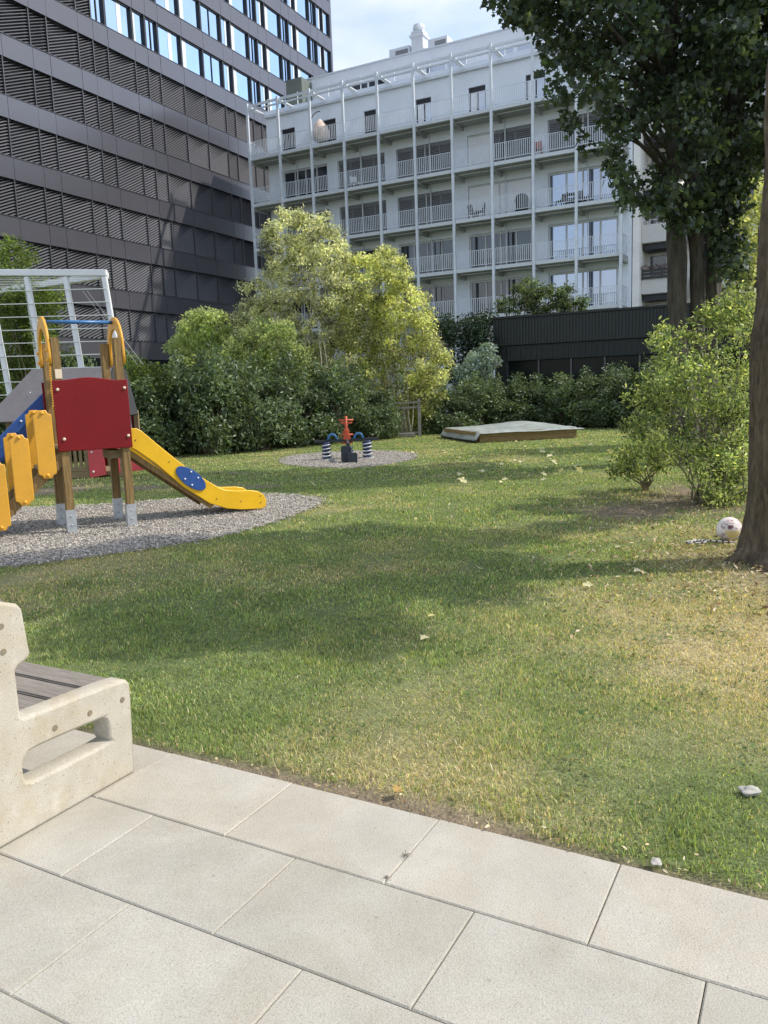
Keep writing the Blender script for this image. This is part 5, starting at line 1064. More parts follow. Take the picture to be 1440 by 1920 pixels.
C_BRIGHT = [(-0.19,25.91,0.58,0.37),(0.32,25.5,3.86,0.32),(-0.33,25.65,4.5,0.27),(1.63,25.79,3.57,0.34),(0.9,27.03,2.45,0.26),(0.11,25.33,4.31,0.27),(0.17,26.47,3.84,0.31),(0.93,25.55,4.62,0.29),(-0.88,26.17,4.0,0.36),(2.2,27.18,1.99,0.26),(0.08,26.72,3.27,0.29),(0.39,26.15,4.43,0.32),(0.71,25.76,2.1,0.35),(-0.96,26.17,2.68,0.26),(-0.25,26.01,5.56,0.31),(0.58,26.66,5.6,0.29),(-0.34,26.44,1.11,0.35),(0.67,25.59,4.67,0.27),(0.03,26.21,5.02,0.4),(1.39,25.88,4.18,0.37),(2.17,25.79,2.53,0.31),(-0.7,26.99,3.69,0.27),(0.3,27.1,2.55,0.35),(-0.12,26.88,5.5,0.32),(0.74,25.65,3.79,0.38),(1.25,26.46,1.51,0.36),(1.24,26.36,4.55,0.39),(0.39,26.59,5.87,0.36),(0.22,26.74,1.73,0.25),(-1.12,27.1,5.05,0.3),(1.7,26.53,3.95,0.3),(1.72,27.09,3.16,0.38),(-0.3,26.64,2.48,0.31),(-0.68,27.2,4.74,0.29),(-0.07,25.52,3.13,0.26),(1.54,25.72,3.2,0.39),(-0.35,26.62,2.26,0.25),(-1.02,25.56,1.78,0.27),(1.9,27.0,2.95,0.39),(0.63,25.62,4.47,0.31),(1.54,26.27,0.74,0.32),(1.91,26.88,2.77,0.32),(0.44,27.04,5.16,0.25),(1.65,25.41,1.97,0.25),(-0.7,25.97,2.22,0.38),(2.15,26.2,2.34,0.39),(-0.32,25.37,2.04,0.28),(0.99,26.13,1.86,0.32),(1.4,26.7,1.92,0.39),(-0.94,26.71,4.46,0.39),(1.81,26.82,3.51,0.34),(-0.95,26.08,1.4,0.24),(-0.44,25.42,4.65,0.4),(0.26,26.43,2.94,0.4),(0.72,26.13,4.07,0.29),(1.35,25.64,1.17,0.24),(1.87,27.07,2.41,0.29),(-0.62,25.42,1.09,0.37),(1.53,26.18,1.32,0.28),(-1.18,27.2,3.53,0.3),(0.72,26.61,5.18,0.38),(-0.23,25.4,4.3,0.31),(1.73,26.63,1.77,0.3),(0.56,25.51,2.59,0.38),(-0.23,25.43,3.93,0.32),(1.42,26.31,3.72,0.34),(2.0,26.22,1.27,0.29),(0.89,26.0,4.11,0.3),(-0.54,25.65,2.34,0.34),(0.2,26.79,1.54,0.29),(-0.44,26.13,5.6,0.31),(1.43,26.47,2.12,0.31),(-0.55,26.8,1.96,0.27),(-0.34,25.8,3.0,0.32),(0.98,25.99,2.76,0.29),(-0.9,25.6,1.68,0.29),(0.36,26.68,1.53,0.32),(1.43,26.83,4.5,0.25),(0.26,26.99,5.36,0.3),(0.87,26.24,5.44,0.31),(-1.11,26.6,3.23,0.38),(1.26,26.47,1.73,0.36),(0.22,25.99,3.39,0.35),(0.61,26.65,3.46,0.36),(0.41,26.8,2.75,0.33),(-0.79,27.18,3.36,0.39),(1.44,27.16,0.71,0.31),(-1.09,26.76,3.08,0.3),(0.56,25.65,5.72,0.26),(0.4,26.46,0.86,0.33),(0.39,25.91,3.34,0.25),(2.08,26.38,2.48,0.34),(0.86,26.55,2.72,0.28),(-0.71,26.83,2.87,0.31),(0.75,26.27,5.59,0.29),(-0.54,25.41,1.75,0.29),(0.65,26.32,3.17,0.4),(-0.06,25.42,4.3,0.28),(-0.63,25.87,5.56,0.32),(0.45,26.23,1.19,0.37),(-0.45,27.08,0.63,0.3),(1.92,26.02,2.58,0.3),(1.6,26.78,4.46,0.26),(0.51,26.24,5.19,0.36),(0.69,25.66,4.87,0.35),(1.38,26.57,3.59,0.35),(0.53,27.08,3.79,0.27),(0.56,26.58,4.39,0.33),(0.65,25.59,2.45,0.24),(-1.02,26.36,3.74,0.37),(0.3,26.16,1.35,0.25),(0.07,25.93,5.38,0.37),(0.04,25.84,3.88,0.37),(0.07,25.74,3.6,0.35),(0.34,26.21,4.28,0.37),(2.02,25.74,1.82,0.31),(1.21,25.8,1.26,0.27),(0.66,26.07,1.62,0.34),(-0.01,26.07,2.4,0.3),(-0.38,26.51,3.28,0.26),(0.96,27.12,5.39,0.29),(-0.03,26.17,5.63,0.28),(1.65,26.63,2.86,0.28),(0.44,25.68,3.5,0.32),(0.62,25.75,1.18,0.37),(1.3,26.94,2.81,0.35),(-0.07,26.1,1.08,0.38),(-0.37,26.93,1.44,0.27),(-0.85,26.16,3.78,0.3),(-0.55,26.71,0.8,0.32),(-0.16,25.52,5.04,0.24),(-0.19,26.84,1.35,0.25),(0.84,25.32,4.89,0.4),(0.01,25.71,4.04,0.39),(-1.02,26.91,2.88,0.37),(-1.15,26.07,4.76,0.36),(1.18,25.78,2.99,0.28),(1.06,25.92,3.78,0.31),(0.11,26.84,1.91,0.36),(1.07,25.99,1.72,0.38),(-0.74,25.6,2.34,0.29),(1.47,25.8,2.96,0.4),(-0.23,25.7,0.88,0.35),(1.51,26.77,1.47,0.35),(0.1,25.99,0.62,0.38),(0.52,25.63,4.61,0.36),(0.32,26.17,2.36,0.39),(-0.85,26.59,5.77,0.25),(0.34,26.63,1.08,0.33),(1.41,26.42,2.59,0.35),(-0.13,26.55,2.78,0.37),(1.09,26.6,0.98,0.29),(1.2,26.08,3.67,0.3),(-0.64,25.45,4.34,0.3),(-0.62,25.81,5.08,0.27),(-1.04,27.07,5.24,0.33),(-1.09,26.64,4.54,0.32),(-0.05,25.51,1.6,0.35),(1.35,26.29,0.94,0.37),(-0.39,25.42,4.93,0.29),(-0.89,25.4,3.13,0.31),(0.86,26.15,3.48,0.25),(1.01,26.92,1.18,0.36),(0.16,26.36,4.18,0.37),(1.82,26.52,1.6,0.33),(-0.09,26.03,3.51,0.4),(1.29,26.39,3.17,0.33),(0.57,26.35,4.06,0.29),(0.38,25.31,5.31,0.27),(0.1,26.2,2.14,0.32),(1.28,25.47,2.25,0.32),(0.32,25.62,3.03,0.3),(1.74,26.21,2.14,0.4),(0.95,25.78,5.06,0.27),(1.65,26.87,3.85,0.32),(1.2,25.34,4.24,0.34),(-0.5,25.54,4.2,0.35),(1.83,26.87,0.95,0.33),(0.24,27.03,3.63,0.32),(0.51,26.31,2.85,0.35),(1.09,26.73,3.16,0.28),(-0.16,26.34,3.34,0.32),(-0.49,26.49,4.45,0.41),(1.25,26.79,3.99,0.29),(0.22,25.72,5.74,0.34),(-1.14,26.47,3.88,0.3),(-1.07,26.26,4.16,0.25),(-0.34,26.61,3.93,0.34),(-0.84,26.5,4.23,0.37),(-0.61,26.64,4.02,0.25)]

C_ROUND = [(-5.03,25.43,2.57,0.35),(-4.2,24.05,2.22,0.28),(-4.92,24.01,3.83,0.33),(-4.01,24.63,2.49,0.32),(-5.54,24.56,2.62,0.33),(-4.83,25.85,3.02,0.22),(-5.45,24.96,2.9,0.33),(-5.89,24.75,3.63,0.3),(-5.56,25.19,3.72,0.3),(-4.66,25.6,2.77,0.24),(-4.54,25.23,3.01,0.3),(-4.89,25.44,3.46,0.21),(-5.21,24.25,3.88,0.35),(-5.03,25.59,2.98,0.3),(-5.16,25.14,2.99,0.26),(-4.81,25.31,3.28,0.28),(-6.44,25.79,2.62,0.26),(-4.65,25.0,2.41,0.23),(-5.83,25.12,2.97,0.29),(-5.5,25.0,3.31,0.3),(-5.22,25.99,2.72,0.32),(-6.07,25.0,2.25,0.28),(-4.47,25.64,2.89,0.27),(-4.93,24.47,2.77,0.32),(-5.71,24.95,2.51,0.22),(-5.67,24.29,2.71,0.27),(-5.28,24.84,3.79,0.27),(-4.91,24.84,3.79,0.31),(-5.44,24.67,2.37,0.27),(-4.13,24.57,2.3,0.26),(-5.7,25.19,3.87,0.35),(-5.53,24.78,3.07,0.35),(-4.47,25.96,3.15,0.24),(-5.46,25.54,3.01,0.32),(-5.19,24.53,2.46,0.24),(-4.71,25.54,3.58,0.24),(-5.34,25.94,2.57,0.31),(-5.75,24.16,2.49,0.32),(-5.36,24.3,3.9,0.29),(-4.57,24.74,3.12,0.36),(-4.39,24.9,2.55,0.33),(-5.8,25.34,3.43,0.23),(-5.97,24.38,2.79,0.21),(-4.66,24.47,3.79,0.32),(-4.08,24.94,3.14,0.22),(-5.11,25.08,3.68,0.23),(-5.64,25.33,2.53,0.23),(-4.92,24.91,3.25,0.28),(-4.97,25.6,3.11,0.29),(-4.64,24.71,2.82,0.23),(-5.81,25.43,3.14,0.27),(-5.93,25.43,3.31,0.23),(-4.59,25.96,2.74,0.24),(-5.78,24.68,3.52,0.24),(-5.12,25.01,2.34,0.23),(-4.77,24.48,3.87,0.32),(-6.14,25.86,2.3,0.34),(-6.19,24.56,3.02,0.3),(-5.88,24.22,2.59,0.25),(-5.74,24.67,2.35,0.25),(-5.52,25.37,2.74,0.28),(-5.22,24.89,3.22,0.34),(-4.5,24.18,2.23,0.25),(-5.46,25.73,3.52,0.22),(-6.15,25.05,3.24,0.31),(-4.57,24.14,2.5,0.33),(-5.85,24.35,2.72,0.31),(-6.18,25.76,3.43,0.24),(-5.09,24.5,3.5,0.25),(-4.79,24.54,2.74,0.32)]

C_FILL = [(-2.57,24.27,3.24,0.28),(-2.98,24.14,1.29,0.42),(-2.62,24.36,2.72,0.39),(-2.64,23.72,1.02,0.39),(-4.17,23.84,1.15,0.41),(-3.88,24.28,0.95,0.31),(-3.83,24.0,1.99,0.37),(-4.18,24.8,3.05,0.36),(-3.75,23.71,3.24,0.3),(-3.72,24.76,1.87,0.39),(-3.65,24.19,3.28,0.33),(-3.2,24.45,2.64,0.27),(-4.13,24.98,1.54,0.4),(-2.63,24.19,1.41,0.38),(-3.13,23.91,2.4,0.41),(-4.49,24.82,1.41,0.33),(-3.26,23.79,2.13,0.31),(-3.89,24.51,2.43,0.38),(-3.25,23.76,2.75,0.31),(-2.98,24.45,3.51,0.3),(-4.03,24.03,2.33,0.27),(-4.34,23.87,1.95,0.33),(-2.63,23.52,2.14,0.26),(-3.61,23.85,1.17,0.33),(-4.18,24.07,1.43,0.32),(-3.95,24.15,1.34,0.26),(-2.59,23.77,2.92,0.29),(-3.3,23.93,0.96,0.33),(-3.27,24.93,0.9,0.32),(-3.55,23.67,2.47,0.4),(-2.51,24.59,2.62,0.39),(-2.35,24.15,0.93,0.28),(-2.5,24.23,1.2,0.41),(-4.2,23.91,2.37,0.25),(-2.56,24.08,2.03,0.34),(-3.66,24.95,2.9,0.33),(-3.33,23.62,1.3,0.27),(-2.31,24.05,1.73,0.43),(-3.29,23.83,2.39,0.35),(-3.75,23.88,1.81,0.37),(-3.42,23.66,2.64,0.28),(-3.13,24.3,3.33,0.32),(-4.14,23.82,2.71,0.4),(-2.91,24.68,2.86,0.33),(-2.31,24.07,1.43,0.34),(-3.67,23.76,2.23,0.41),(-3.98,23.73,2.15,0.35),(-4.09,23.71,1.75,0.42),(-3.2,23.54,2.9,0.31),(-3.64,24.62,3.46,0.39),(-2.26,23.71,2.65,0.41),(-2.72,23.84,3.39,0.38),(-2.81,24.11,1.84,0.33),(-4.16,24.3,1.98,0.3),(-2.26,23.75,2.38,0.27),(-3.33,24.57,3.49,0.39),(-3.01,24.35,1.74,0.34),(-2.45,24.27,2.25,0.3),(-3.32,24.6,1.53,0.35),(-3.45,24.05,3.15,0.26),(-4.38,24.13,2.12,0.4),(-3.51,24.34,1.14,0.3),(-4.6,24.97,2.43,0.31),(-3.0,24.13,1.09,0.29),(-3.51,24.71,1.8,0.25),(-4.15,24.88,1.05,0.4),(-3.17,24.45,2.07,0.39),(-4.2,23.73,1.63,0.37),(-3.08,24.53,2.55,0.3),(-2.86,24.74,2.34,0.27),(-4.46,24.28,2.74,0.27),(-2.7,23.87,1.55,0.4),(-3.46,24.98,1.99,0.25),(-2.5,24.28,2.86,0.31),(-2.76,24.09,2.01,0.3),(-4.15,23.63,2.89,0.41),(-2.31,24.33,2.06,0.34),(-3.52,24.85,3.57,0.32),(-2.87,24.74,3.19,0.27),(-3.76,24.75,0.96,0.36)]

C_SILVER = [(2.89,29.06,0.66,0.31),(4.26,29.3,1.37,0.38),(3.78,29.11,2.24,0.44),(3.85,29.65,1.66,0.39),(3.61,29.28,1.74,0.4),(3.11,29.69,0.95,0.31),(3.45,29.07,2.25,0.46),(3.45,29.54,2.59,0.32),(4.16,29.03,2.37,0.32),(3.32,29.72,1.79,0.42),(3.42,29.04,1.23,0.29),(4.08,29.25,1.46,0.34),(2.72,29.37,0.88,0.31),(3.9,29.05,2.43,0.4),(3.18,29.39,1.14,0.45),(3.15,29.75,0.5,0.35),(3.91,29.05,2.81,0.36),(3.82,29.62,1.21,0.47),(2.92,29.11,1.41,0.37),(4.02,29.61,0.69,0.29),(3.08,29.05,2.06,0.45),(3.77,29.4,2.54,0.3),(3.6,29.26,1.35,0.41),(4.31,29.56,0.65,0.29),(3.99,29.12,1.23,0.37),(3.91,29.61,0.92,0.33)]

C_DARK = [(2.74,30.75,3.55,0.41),(3.75,31.3,3.77,0.56),(2.58,30.82,3.3,0.46),(3.6,30.81,1.24,0.4),(3.95,31.18,1.93,0.4),(3.16,30.57,3.05,0.55),(3.53,30.94,1.77,0.49),(4.12,30.62,3.16,0.59),(4.26,31.2,2.54,0.54),(4.31,31.3,3.86,0.48),(3.24,31.02,1.87,0.46),(3.98,30.8,3.76,0.54),(2.91,30.48,1.85,0.57),(3.72,31.01,1.53,0.46),(2.64,31.1,3.81,0.57),(3.28,31.26,1.51,0.48),(3.85,30.55,3.13,0.4),(2.42,31.15,3.95,0.58),(3.36,31.09,2.54,0.41),(3.8,30.44,3.45,0.58),(3.67,30.41,2.76,0.56),(3.33,30.47,3.83,0.55),(2.97,30.96,2.34,0.36),(3.5,30.82,2.99,0.36),(3.56,30.89,2.54,0.49),(4.24,30.46,2.81,0.4),(3.6,31.24,3.3,0.59),(3.01,30.66,3.47,0.58),(4.22,31.4,4.06,0.52),(3.71,30.75,3.98,0.42)]

C_SUNY = [(8.83,18.62,3.22,0.29),(8.12,18.64,4.57,0.32),(8.46,18.63,5.55,0.33),(8.82,18.47,4.2,0.42),(8.27,17.45,5.28,0.34),(8.43,18.1,4.11,0.25),(7.98,17.15,4.64,0.41),(8.54,18.47,4.47,0.33),(8.11,18.49,4.03,0.38),(8.09,18.06,4.98,0.36),(8.54,18.93,4.73,0.25),(8.69,18.2,3.02,0.28),(8.23,17.64,5.2,0.36),(7.95,17.61,4.32,0.25),(8.47,18.11,5.54,0.31),(8.46,18.01,4.24,0.41),(8.33,18.46,3.46,0.37),(8.48,18.67,3.78,0.3),(8.33,18.58,5.35,0.31),(8.45,18.92,3.74,0.37),(8.01,17.96,4.69,0.4),(8.64,18.17,4.47,0.35),(7.68,17.36,5.44,0.38),(8.35,17.57,3.36,0.33),(7.48,17.22,5.48,0.38),(8.35,18.05,3.8,0.25),(8.39,18.74,3.97,0.32),(8.66,18.64,3.6,0.39),(8.27,18.48,4.24,0.35),(8.7,18.89,3.4,0.4),(7.78,17.58,5.32,0.39),(7.98,17.53,4.94,0.31),(7.96,17.36,4.1,0.28),(7.84,17.04,3.07,0.37),(7.8,17.78,4.19,0.32),(8.29,17.52,3.8,0.35),(8.21,17.16,2.76,0.41),(8.56,18.97,5.89,0.33),(8.13,17.24,4.84,0.29),(7.65,17.6,5.24,0.41)]

C_TREL = [(-7.98,19.58,3.37,0.47),(-8.31,19.67,2.89,0.44),(-8.53,19.64,2.84,0.31),(-8.14,19.16,2.37,0.4),(-9.0,19.96,2.66,0.36),(-8.33,19.54,3.22,0.3),(-8.64,18.82,2.03,0.3),(-8.1,19.75,3.91,0.45),(-8.42,18.84,3.77,0.47),(-8.15,19.52,3.58,0.44),(-8.54,18.7,3.65,0.46),(-8.89,19.54,2.23,0.33),(-8.68,18.61,1.88,0.33),(-8.49,19.15,3.01,0.45),(-9.07,19.7,3.44,0.37),(-8.81,19.98,4.2,0.43),(-8.74,19.16,2.94,0.33),(-8.32,19.56,4.12,0.49),(-9.2,19.77,2.58,0.39),(-8.82,19.07,2.34,0.36),(-7.88,19.68,3.69,0.42),(-7.77,18.67,4.12,0.33),(-8.24,19.02,3.32,0.48),(-8.5,18.9,3.23,0.4),(-8.71,19.92,2.28,0.45),(-8.27,18.93,3.89,0.36),(-8.14,19.73,2.57,0.29),(-8.31,19.25,2.55,0.42),(-8.89,19.75,2.44,0.32),(-7.7,18.64,2.97,0.4),(-7.93,19.38,2.84,0.41),(-8.29,19.25,3.64,0.4),(-7.89,18.96,3.18,0.43),(-7.56,18.81,4.0,0.49),(-8.14,19.28,2.61,0.45),(-8.76,19.56,2.02,0.49),(-8.98,19.45,3.12,0.35),(-8.04,19.07,3.35,0.35),(-8.65,19.29,3.58,0.36),(-7.63,19.27,3.93,0.43)]

C_TRELT = [(-8.75,19.86,5.38,0.23),(-8.22,19.69,4.98,0.36),(-9.17,19.58,4.36,0.24),(-8.81,19.7,4.34,0.36),(-8.58,19.37,4.66,0.33),(-8.61,19.11,4.53,0.25),(-8.54,19.39,5.14,0.24),(-9.13,19.7,5.02,0.27),(-9.17,19.63,4.5,0.36),(-8.67,20.28,5.1,0.27),(-8.99,20.22,4.64,0.36),(-8.42,19.39,5.1,0.27),(-9.49,20.5,5.01,0.27),(-8.77,19.39,4.88,0.24),(-8.82,19.69,5.04,0.25),(-8.5,19.99,4.88,0.24)]

C_ROOF1 = [(6.02,32.64,5.12,0.31),(6.79,32.57,4.47,0.39),(5.06,32.73,4.78,0.37),(6.36,33.09,5.55,0.29),(6.72,33.52,5.22,0.35),(6.31,32.72,4.58,0.42),(7.12,33.06,4.85,0.26),(6.52,33.47,4.9,0.25),(6.98,32.61,5.14,0.42),(6.65,33.65,5.08,0.39),(6.34,32.98,5.26,0.36),(6.33,33.66,5.12,0.41),(5.0,33.15,4.55,0.27),(6.21,33.52,5.73,0.3),(6.78,33.31,5.33,0.39),(7.23,33.27,4.61,0.38),(5.75,32.99,5.36,0.36),(5.93,33.44,4.82,0.42),(5.59,33.73,5.01,0.3),(6.37,32.54,4.36,0.39),(6.14,34.0,5.43,0.32),(5.57,33.24,4.8,0.26),(5.39,33.52,4.57,0.27),(6.23,33.27,4.75,0.32),(5.6,32.73,4.4,0.25),(6.79,33.25,4.59,0.29)]

C_ROOF2 = [(7.51,32.28,4.6,0.22),(8.27,32.64,4.77,0.3),(7.61,32.31,5.21,0.32),(8.27,32.95,4.46,0.21),(7.99,32.63,4.66,0.31),(7.31,32.79,4.75,0.21),(7.56,32.61,4.8,0.29),(7.53,32.4,4.44,0.34),(7.37,32.7,4.98,0.32),(7.25,32.05,5.08,0.21),(7.22,32.34,4.58,0.26),(7.6,32.94,5.16,0.35),(8.23,32.65,4.61,0.3),(7.78,32.73,4.6,0.3)]

C_LEFTB = [(-6.06,20.77,1.03,0.26),(-6.33,21.28,1.36,0.35),(-6.16,21.21,1.52,0.36),(-6.09,21.15,1.79,0.42),(-5.69,21.28,1.75,0.35),(-6.45,21.02,1.21,0.37),(-5.79,20.56,2.2,0.37),(-6.29,20.55,2.38,0.36),(-6.63,21.43,1.44,0.29),(-5.6,21.24,1.54,0.35),(-6.01,21.0,2.0,0.35),(-6.62,21.29,2.22,0.41),(-5.34,20.81,1.19,0.35),(-6.12,21.0,2.34,0.27),(-6.37,21.21,2.26,0.29),(-5.71,21.37,1.01,0.3),(-6.29,20.81,1.54,0.34),(-5.67,20.65,1.8,0.36),(-5.75,20.52,1.01,0.28),(-6.38,21.01,1.72,0.37),(-6.19,20.91,1.95,0.28),(-5.77,21.41,1.39,0.34),(-5.55,20.54,2.08,0.36),(-6.34,20.66,1.87,0.42)]

def trunk(name, pts, rad, mat, parent, seed, seg=18, ridge=False, step=.16):
    mb = MB(); P = [Vector(p) for p in pts]; out = []; rr = []
    for i in range(len(P)-1):
        n = max(2, int((P[i+1]-P[i]).length/step))
        for k in range(n): t = k/n; out.append(P[i].lerp(P[i+1], t)); rr.append(rad[i]*(1-t)+rad[i+1]*t)
    out.append(P[-1]); rr.append(rad[-1])
    if not ridge: mb.tube(out, rr, seg, True, .12, random.Random(seed)); return mb.build(name, mat, parent, True)
    mb.tube(out, rr, seg, True); V = np.array(mb.v); n = len(out); C = np.repeat(np.array(out), seg, axis=0); A = np.tile(np.arange(seg), n)/seg*2*math.pi
    ln = np.repeat(np.concatenate([[0], np.cumsum(np.linalg.norm(np.diff(np.array(out), axis=0), axis=1))]), seg); rb = np.repeat(np.array(rr), seg)
    # plated bark: vertical ridges that wander and break, plus slow swellings
    wv = lambda sc_, ls, sd_: .5*(vnoise(np.cos(A)*rb*1.0, np.sin(A)*rb+ln*ls, sc_, sd_)+vnoise(np.sin(A)*rb*1.0+7, np.cos(A)*rb+3-ln*ls, sc_, sd_+1))
    d = (np.abs(wv(.045, .10, seed)-.5)*2)**.7*.042+ (wv(.02, .2, seed+5)-.5)*.012+(wv(.28, .5, seed+9)-.5)*.05
    V = V+(V-C)/np.maximum(rb, 1e-3)[:, None]*(d-.012)[:, None]*np.minimum(1, rb/.12)[:, None]
    mb.v = [tuple(p) for p in V]; return mb.build(name, mat, parent, True)
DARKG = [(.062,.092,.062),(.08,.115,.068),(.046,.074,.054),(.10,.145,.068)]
HEDGEG = [(.10,.15,.075),(.135,.19,.09),(.07,.11,.06),(.17,.23,.115)]
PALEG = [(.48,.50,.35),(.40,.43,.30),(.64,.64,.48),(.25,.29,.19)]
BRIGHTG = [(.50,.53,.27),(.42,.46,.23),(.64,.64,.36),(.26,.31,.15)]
YELG = [(.27,.34,.12),(.18,.25,.085),(.48,.52,.22),(.08,.125,.045)]
SILVER = [(.30,.38,.34),(.23,.31,.28),(.38,.45,.41),(.16,.23,.20)]
def local(c, o): return [(p[0]-o[0], p[1]-o[1], p[2]-o[2], *p[3:]) for p in c]
def plant(name, loc, label, cat, clumps, n, size, pal, mat, seed, crown='foliage', stem=.02, stem_mat='twig', spread=0., nst=30, tmpl=OVAL, group=None, **kw):
    o = empty(name, loc, 0, label, cat, group); c = local(clumps, loc)
    if stem: stems('stem', (0, 0, 0, spread), c[:nst], stem, o, MAT[stem_mat], seed)
    foliage(crown, c, n, size, pal, o, mat, seed, tmpl, **kw)
    return o
def build_plants():
    # near tree at the right edge
    o = empty('tree', (3.16, 6.25, 0), 0, 'thick dark barked tree at the right edge with the ball at its foot', 'tree')
    trunk('trunk', [(-.0,0,-.05),(-.0,0,.12),(.0,0,.45),(-.01,0,1.2),(-.02,0,1.75),(.0,0,2.0),(.01,0,3.4),(.03,0,4.6),(.25,.1,5.8),(.5,.1,7.2)], [.34,.27,.23,.215,.24,.215,.205,.19,.15,.07], MAT['bark'], o, 2, 110, True, .04)
    for a, l in ((3.0,.42),(3.9,.42),(4.9,.5),(5.8,.45),(.6,.5),(1.8,.45)):
        trunk('root', [(.12*math.cos(a),.12*math.sin(a),.28),(l*.45*math.cos(a),l*.45*math.sin(a),.08),(l*math.cos(a+.1),l*math.sin(a+.1),-.04)], [.11,.085,.04], MAT['bark'], o, int(a*10), 10)
    kn = trunk('branch_stub', [(-.05,-.15,1.80),(-.08,-.26,1.82)], [.10,.075], MAT['bark'], o, 3, 12)
    c = MB(); c.tube([(-.08,-.258,1.82),(-.081,-.265,1.82)], [.07,.066], 14); c.build('cut_face', MAT['cut'], kn)
    sh = [(-2.8,6.9,1.05,6.4),(-2.2,6.0,.8,6.6),(-1.4,6.5,1.0,6.0),(-.7,5.15,.75,6.2),(-1.5,4.95,.65,6.6),(-.1,6.7,.9,6.3),(.35,5.95,.55,5.9),(.2,7.7,.75,6.8),(1.15,7.65,.5,6.2),(1.9,8.1,.42,6.6),(2.6,8.6,.45,7.2),
          (-1.2,7.9,.65,7.0),(-.3,8.4,.42,7.4),(-3.2,5.6,.7,7.2),(-.2,4.6,.4,6.8),(-1.0,5.8,.7,7.4),(.8,6.6,.45,7.0),(-2.4,7.9,.5,7.6),(.7,5.5,.3,7.0),(-3.6,6.6,.8,7.6)]
    cl = [(x+z/1.035+.0-3.16, y+.05*z-6.25, z, r, .7) for x, y, r, z in sh]
    lm = MB()
    for c in cl:
        e = Vector(c[:3]); b0 = Vector((.2,.08,4.4+.25*(hash(str(c)) % 5))); b0 = Vector((.1,.03,4.5+.06*abs(e.x)))
        md = b0.lerp(e, .5)+Vector((0,0,.25)); lm.tube([b0, md, e], [.06,.04,.012], 6)
    lm.build('limb', MAT['bark'], o, True)
    foliage('crown', cl, 20000, .13, DARKG, o, MAT['leaf'], 21, MAPLE, up=.5, droop=.7, shell=2.0)
    # rear twin-stemmed maple and its neighbour
    o = empty('tree', (5.30, 14, 0), 0, 'twin-stemmed maple with dark hanging foliage behind the yellow-green bush', 'tree')
    trunk('trunk', [(.05,0,-.05),(.03,0,.5),(.0,0,1.1),(-.08,0,1.8),(-.14,0,2.7),(-.17,0,4.0),(-.2,.05,5.2),(-.35,.1,7.0),(-.5,.2,9.2)], [.34,.27,.23,.175,.15,.145,.14,.12,.05], MAT['bark2'], o, 5, 60, True, .06)
    trunk('trunk', [(.12,.02,.7),(.18,.0,1.6),(.22,0,2.4),(.20,0,3.4),(.13,0,4.1),(.12,.1,5.5),(.5,.3,7.5),(.9,.4,9)], [.16,.135,.12,.115,.115,.10,.08,.04], MAT['bark2'], o, 6, 50, True, .06)
    cr = local(C_REAR+C_HANG, (5.30,14,0)); tip = local(C_REARTIP, (5.30,14,0))
    rng = np.random.default_rng(3); top = []
    for i in range(60):
        a = rng.uniform(0, 6.28); q = rng.uniform(0, 1)**.6; z = rng.uniform(7.4, 11)
        top.append((.3+2.9*q*math.cos(a), .3+2.2*q*math.sin(a), z, rng.uniform(.4,.75), .8))
    lm = MB(); rnd = random.Random(6)
    for c in (cr+top)[::3]:
        e = Vector(c[:3]); s = Vector((-.2+.03*rnd.uniform(-1,1), .05, min(7.5, max(3.9, e.z-.35*abs(e.x)-.3))))
        md = s.lerp(e, .55)+Vector((rnd.uniform(-.1,.1), rnd.uniform(-.1,.1), .18)); lm.tube([s, md, e], [.045,.03,.008], 5)
    lm.build('limb', MAT['bark2'], o, True)
    cr = [(*c, .8) for c in cr]; tip = [(*c, .8) for c in tip]
    foliage('crown', cr+tip+top, 31000, .116, DARKG, o, MAT['leaf'], 22, MAPLE, up=.45, droop=.8, shell=1.9)
    o = empty('tree', (5.82, 14.3, 0), 0, 'single ivy-hung tree trunk just right of the twin-stemmed maple', 'tree')
    trunk('trunk', [(-.05,0,-.05),(-.03,0,.7),(.0,0,2.6),(.06,0,4.0),(.12,0,5.0),(.35,.05,6.2),(.62,.1,7.4),(1.0,.2,9.0)], [.28,.22,.175,.165,.16,.15,.12,.05], MAT['bark2'], o, 8, 60, True, .06)
    cr = [(*c, 1.2) for c in local(C_IVY, (5.82,14.3,0))]
    rt = [(rng.uniform(.6,2.4), rng.uniform(-1.2,1.5), rng.uniform(5.2,9.8), rng.uniform(.45,.7), .8) for i in range(46)]
    lm = MB()
    for c in rt[::3]:
        e = Vector(c[:3]); s = Vector((.1+.06*max(0,e.z-5), .05, max(4.2, e.z-1.2))); lm.tube([s, s.lerp(e,.5)+Vector((0,0,.2)), e], [.05,.03,.01], 5)
    lm.build('limb', MAT['bark2'], o, True)
    foliage('crown', cr+rt, 23000, .12, DARKG, o, MAT['leaf'], 23, MAPLE, up=.4, droop=.9, shell=1.9)
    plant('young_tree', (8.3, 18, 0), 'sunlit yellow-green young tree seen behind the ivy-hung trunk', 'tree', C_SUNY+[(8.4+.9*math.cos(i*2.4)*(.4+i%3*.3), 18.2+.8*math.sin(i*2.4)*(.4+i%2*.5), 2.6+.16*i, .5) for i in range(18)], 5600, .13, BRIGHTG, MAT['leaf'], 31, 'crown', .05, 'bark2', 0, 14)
    # bushes at the right
    plant('bush', (4.0, 9.5, 0), 'tall loose yellow-green bush with thin stems left of the thick trunk', 'bush', C_BUSHR+C_BUSHTIP+C_BUSHLOW, 16000, .054, YELG, MAT['bush'], 32, stem=.014, spread=.28, nst=46, shell=1.3, up=.3, cj=.25, jit=.28)
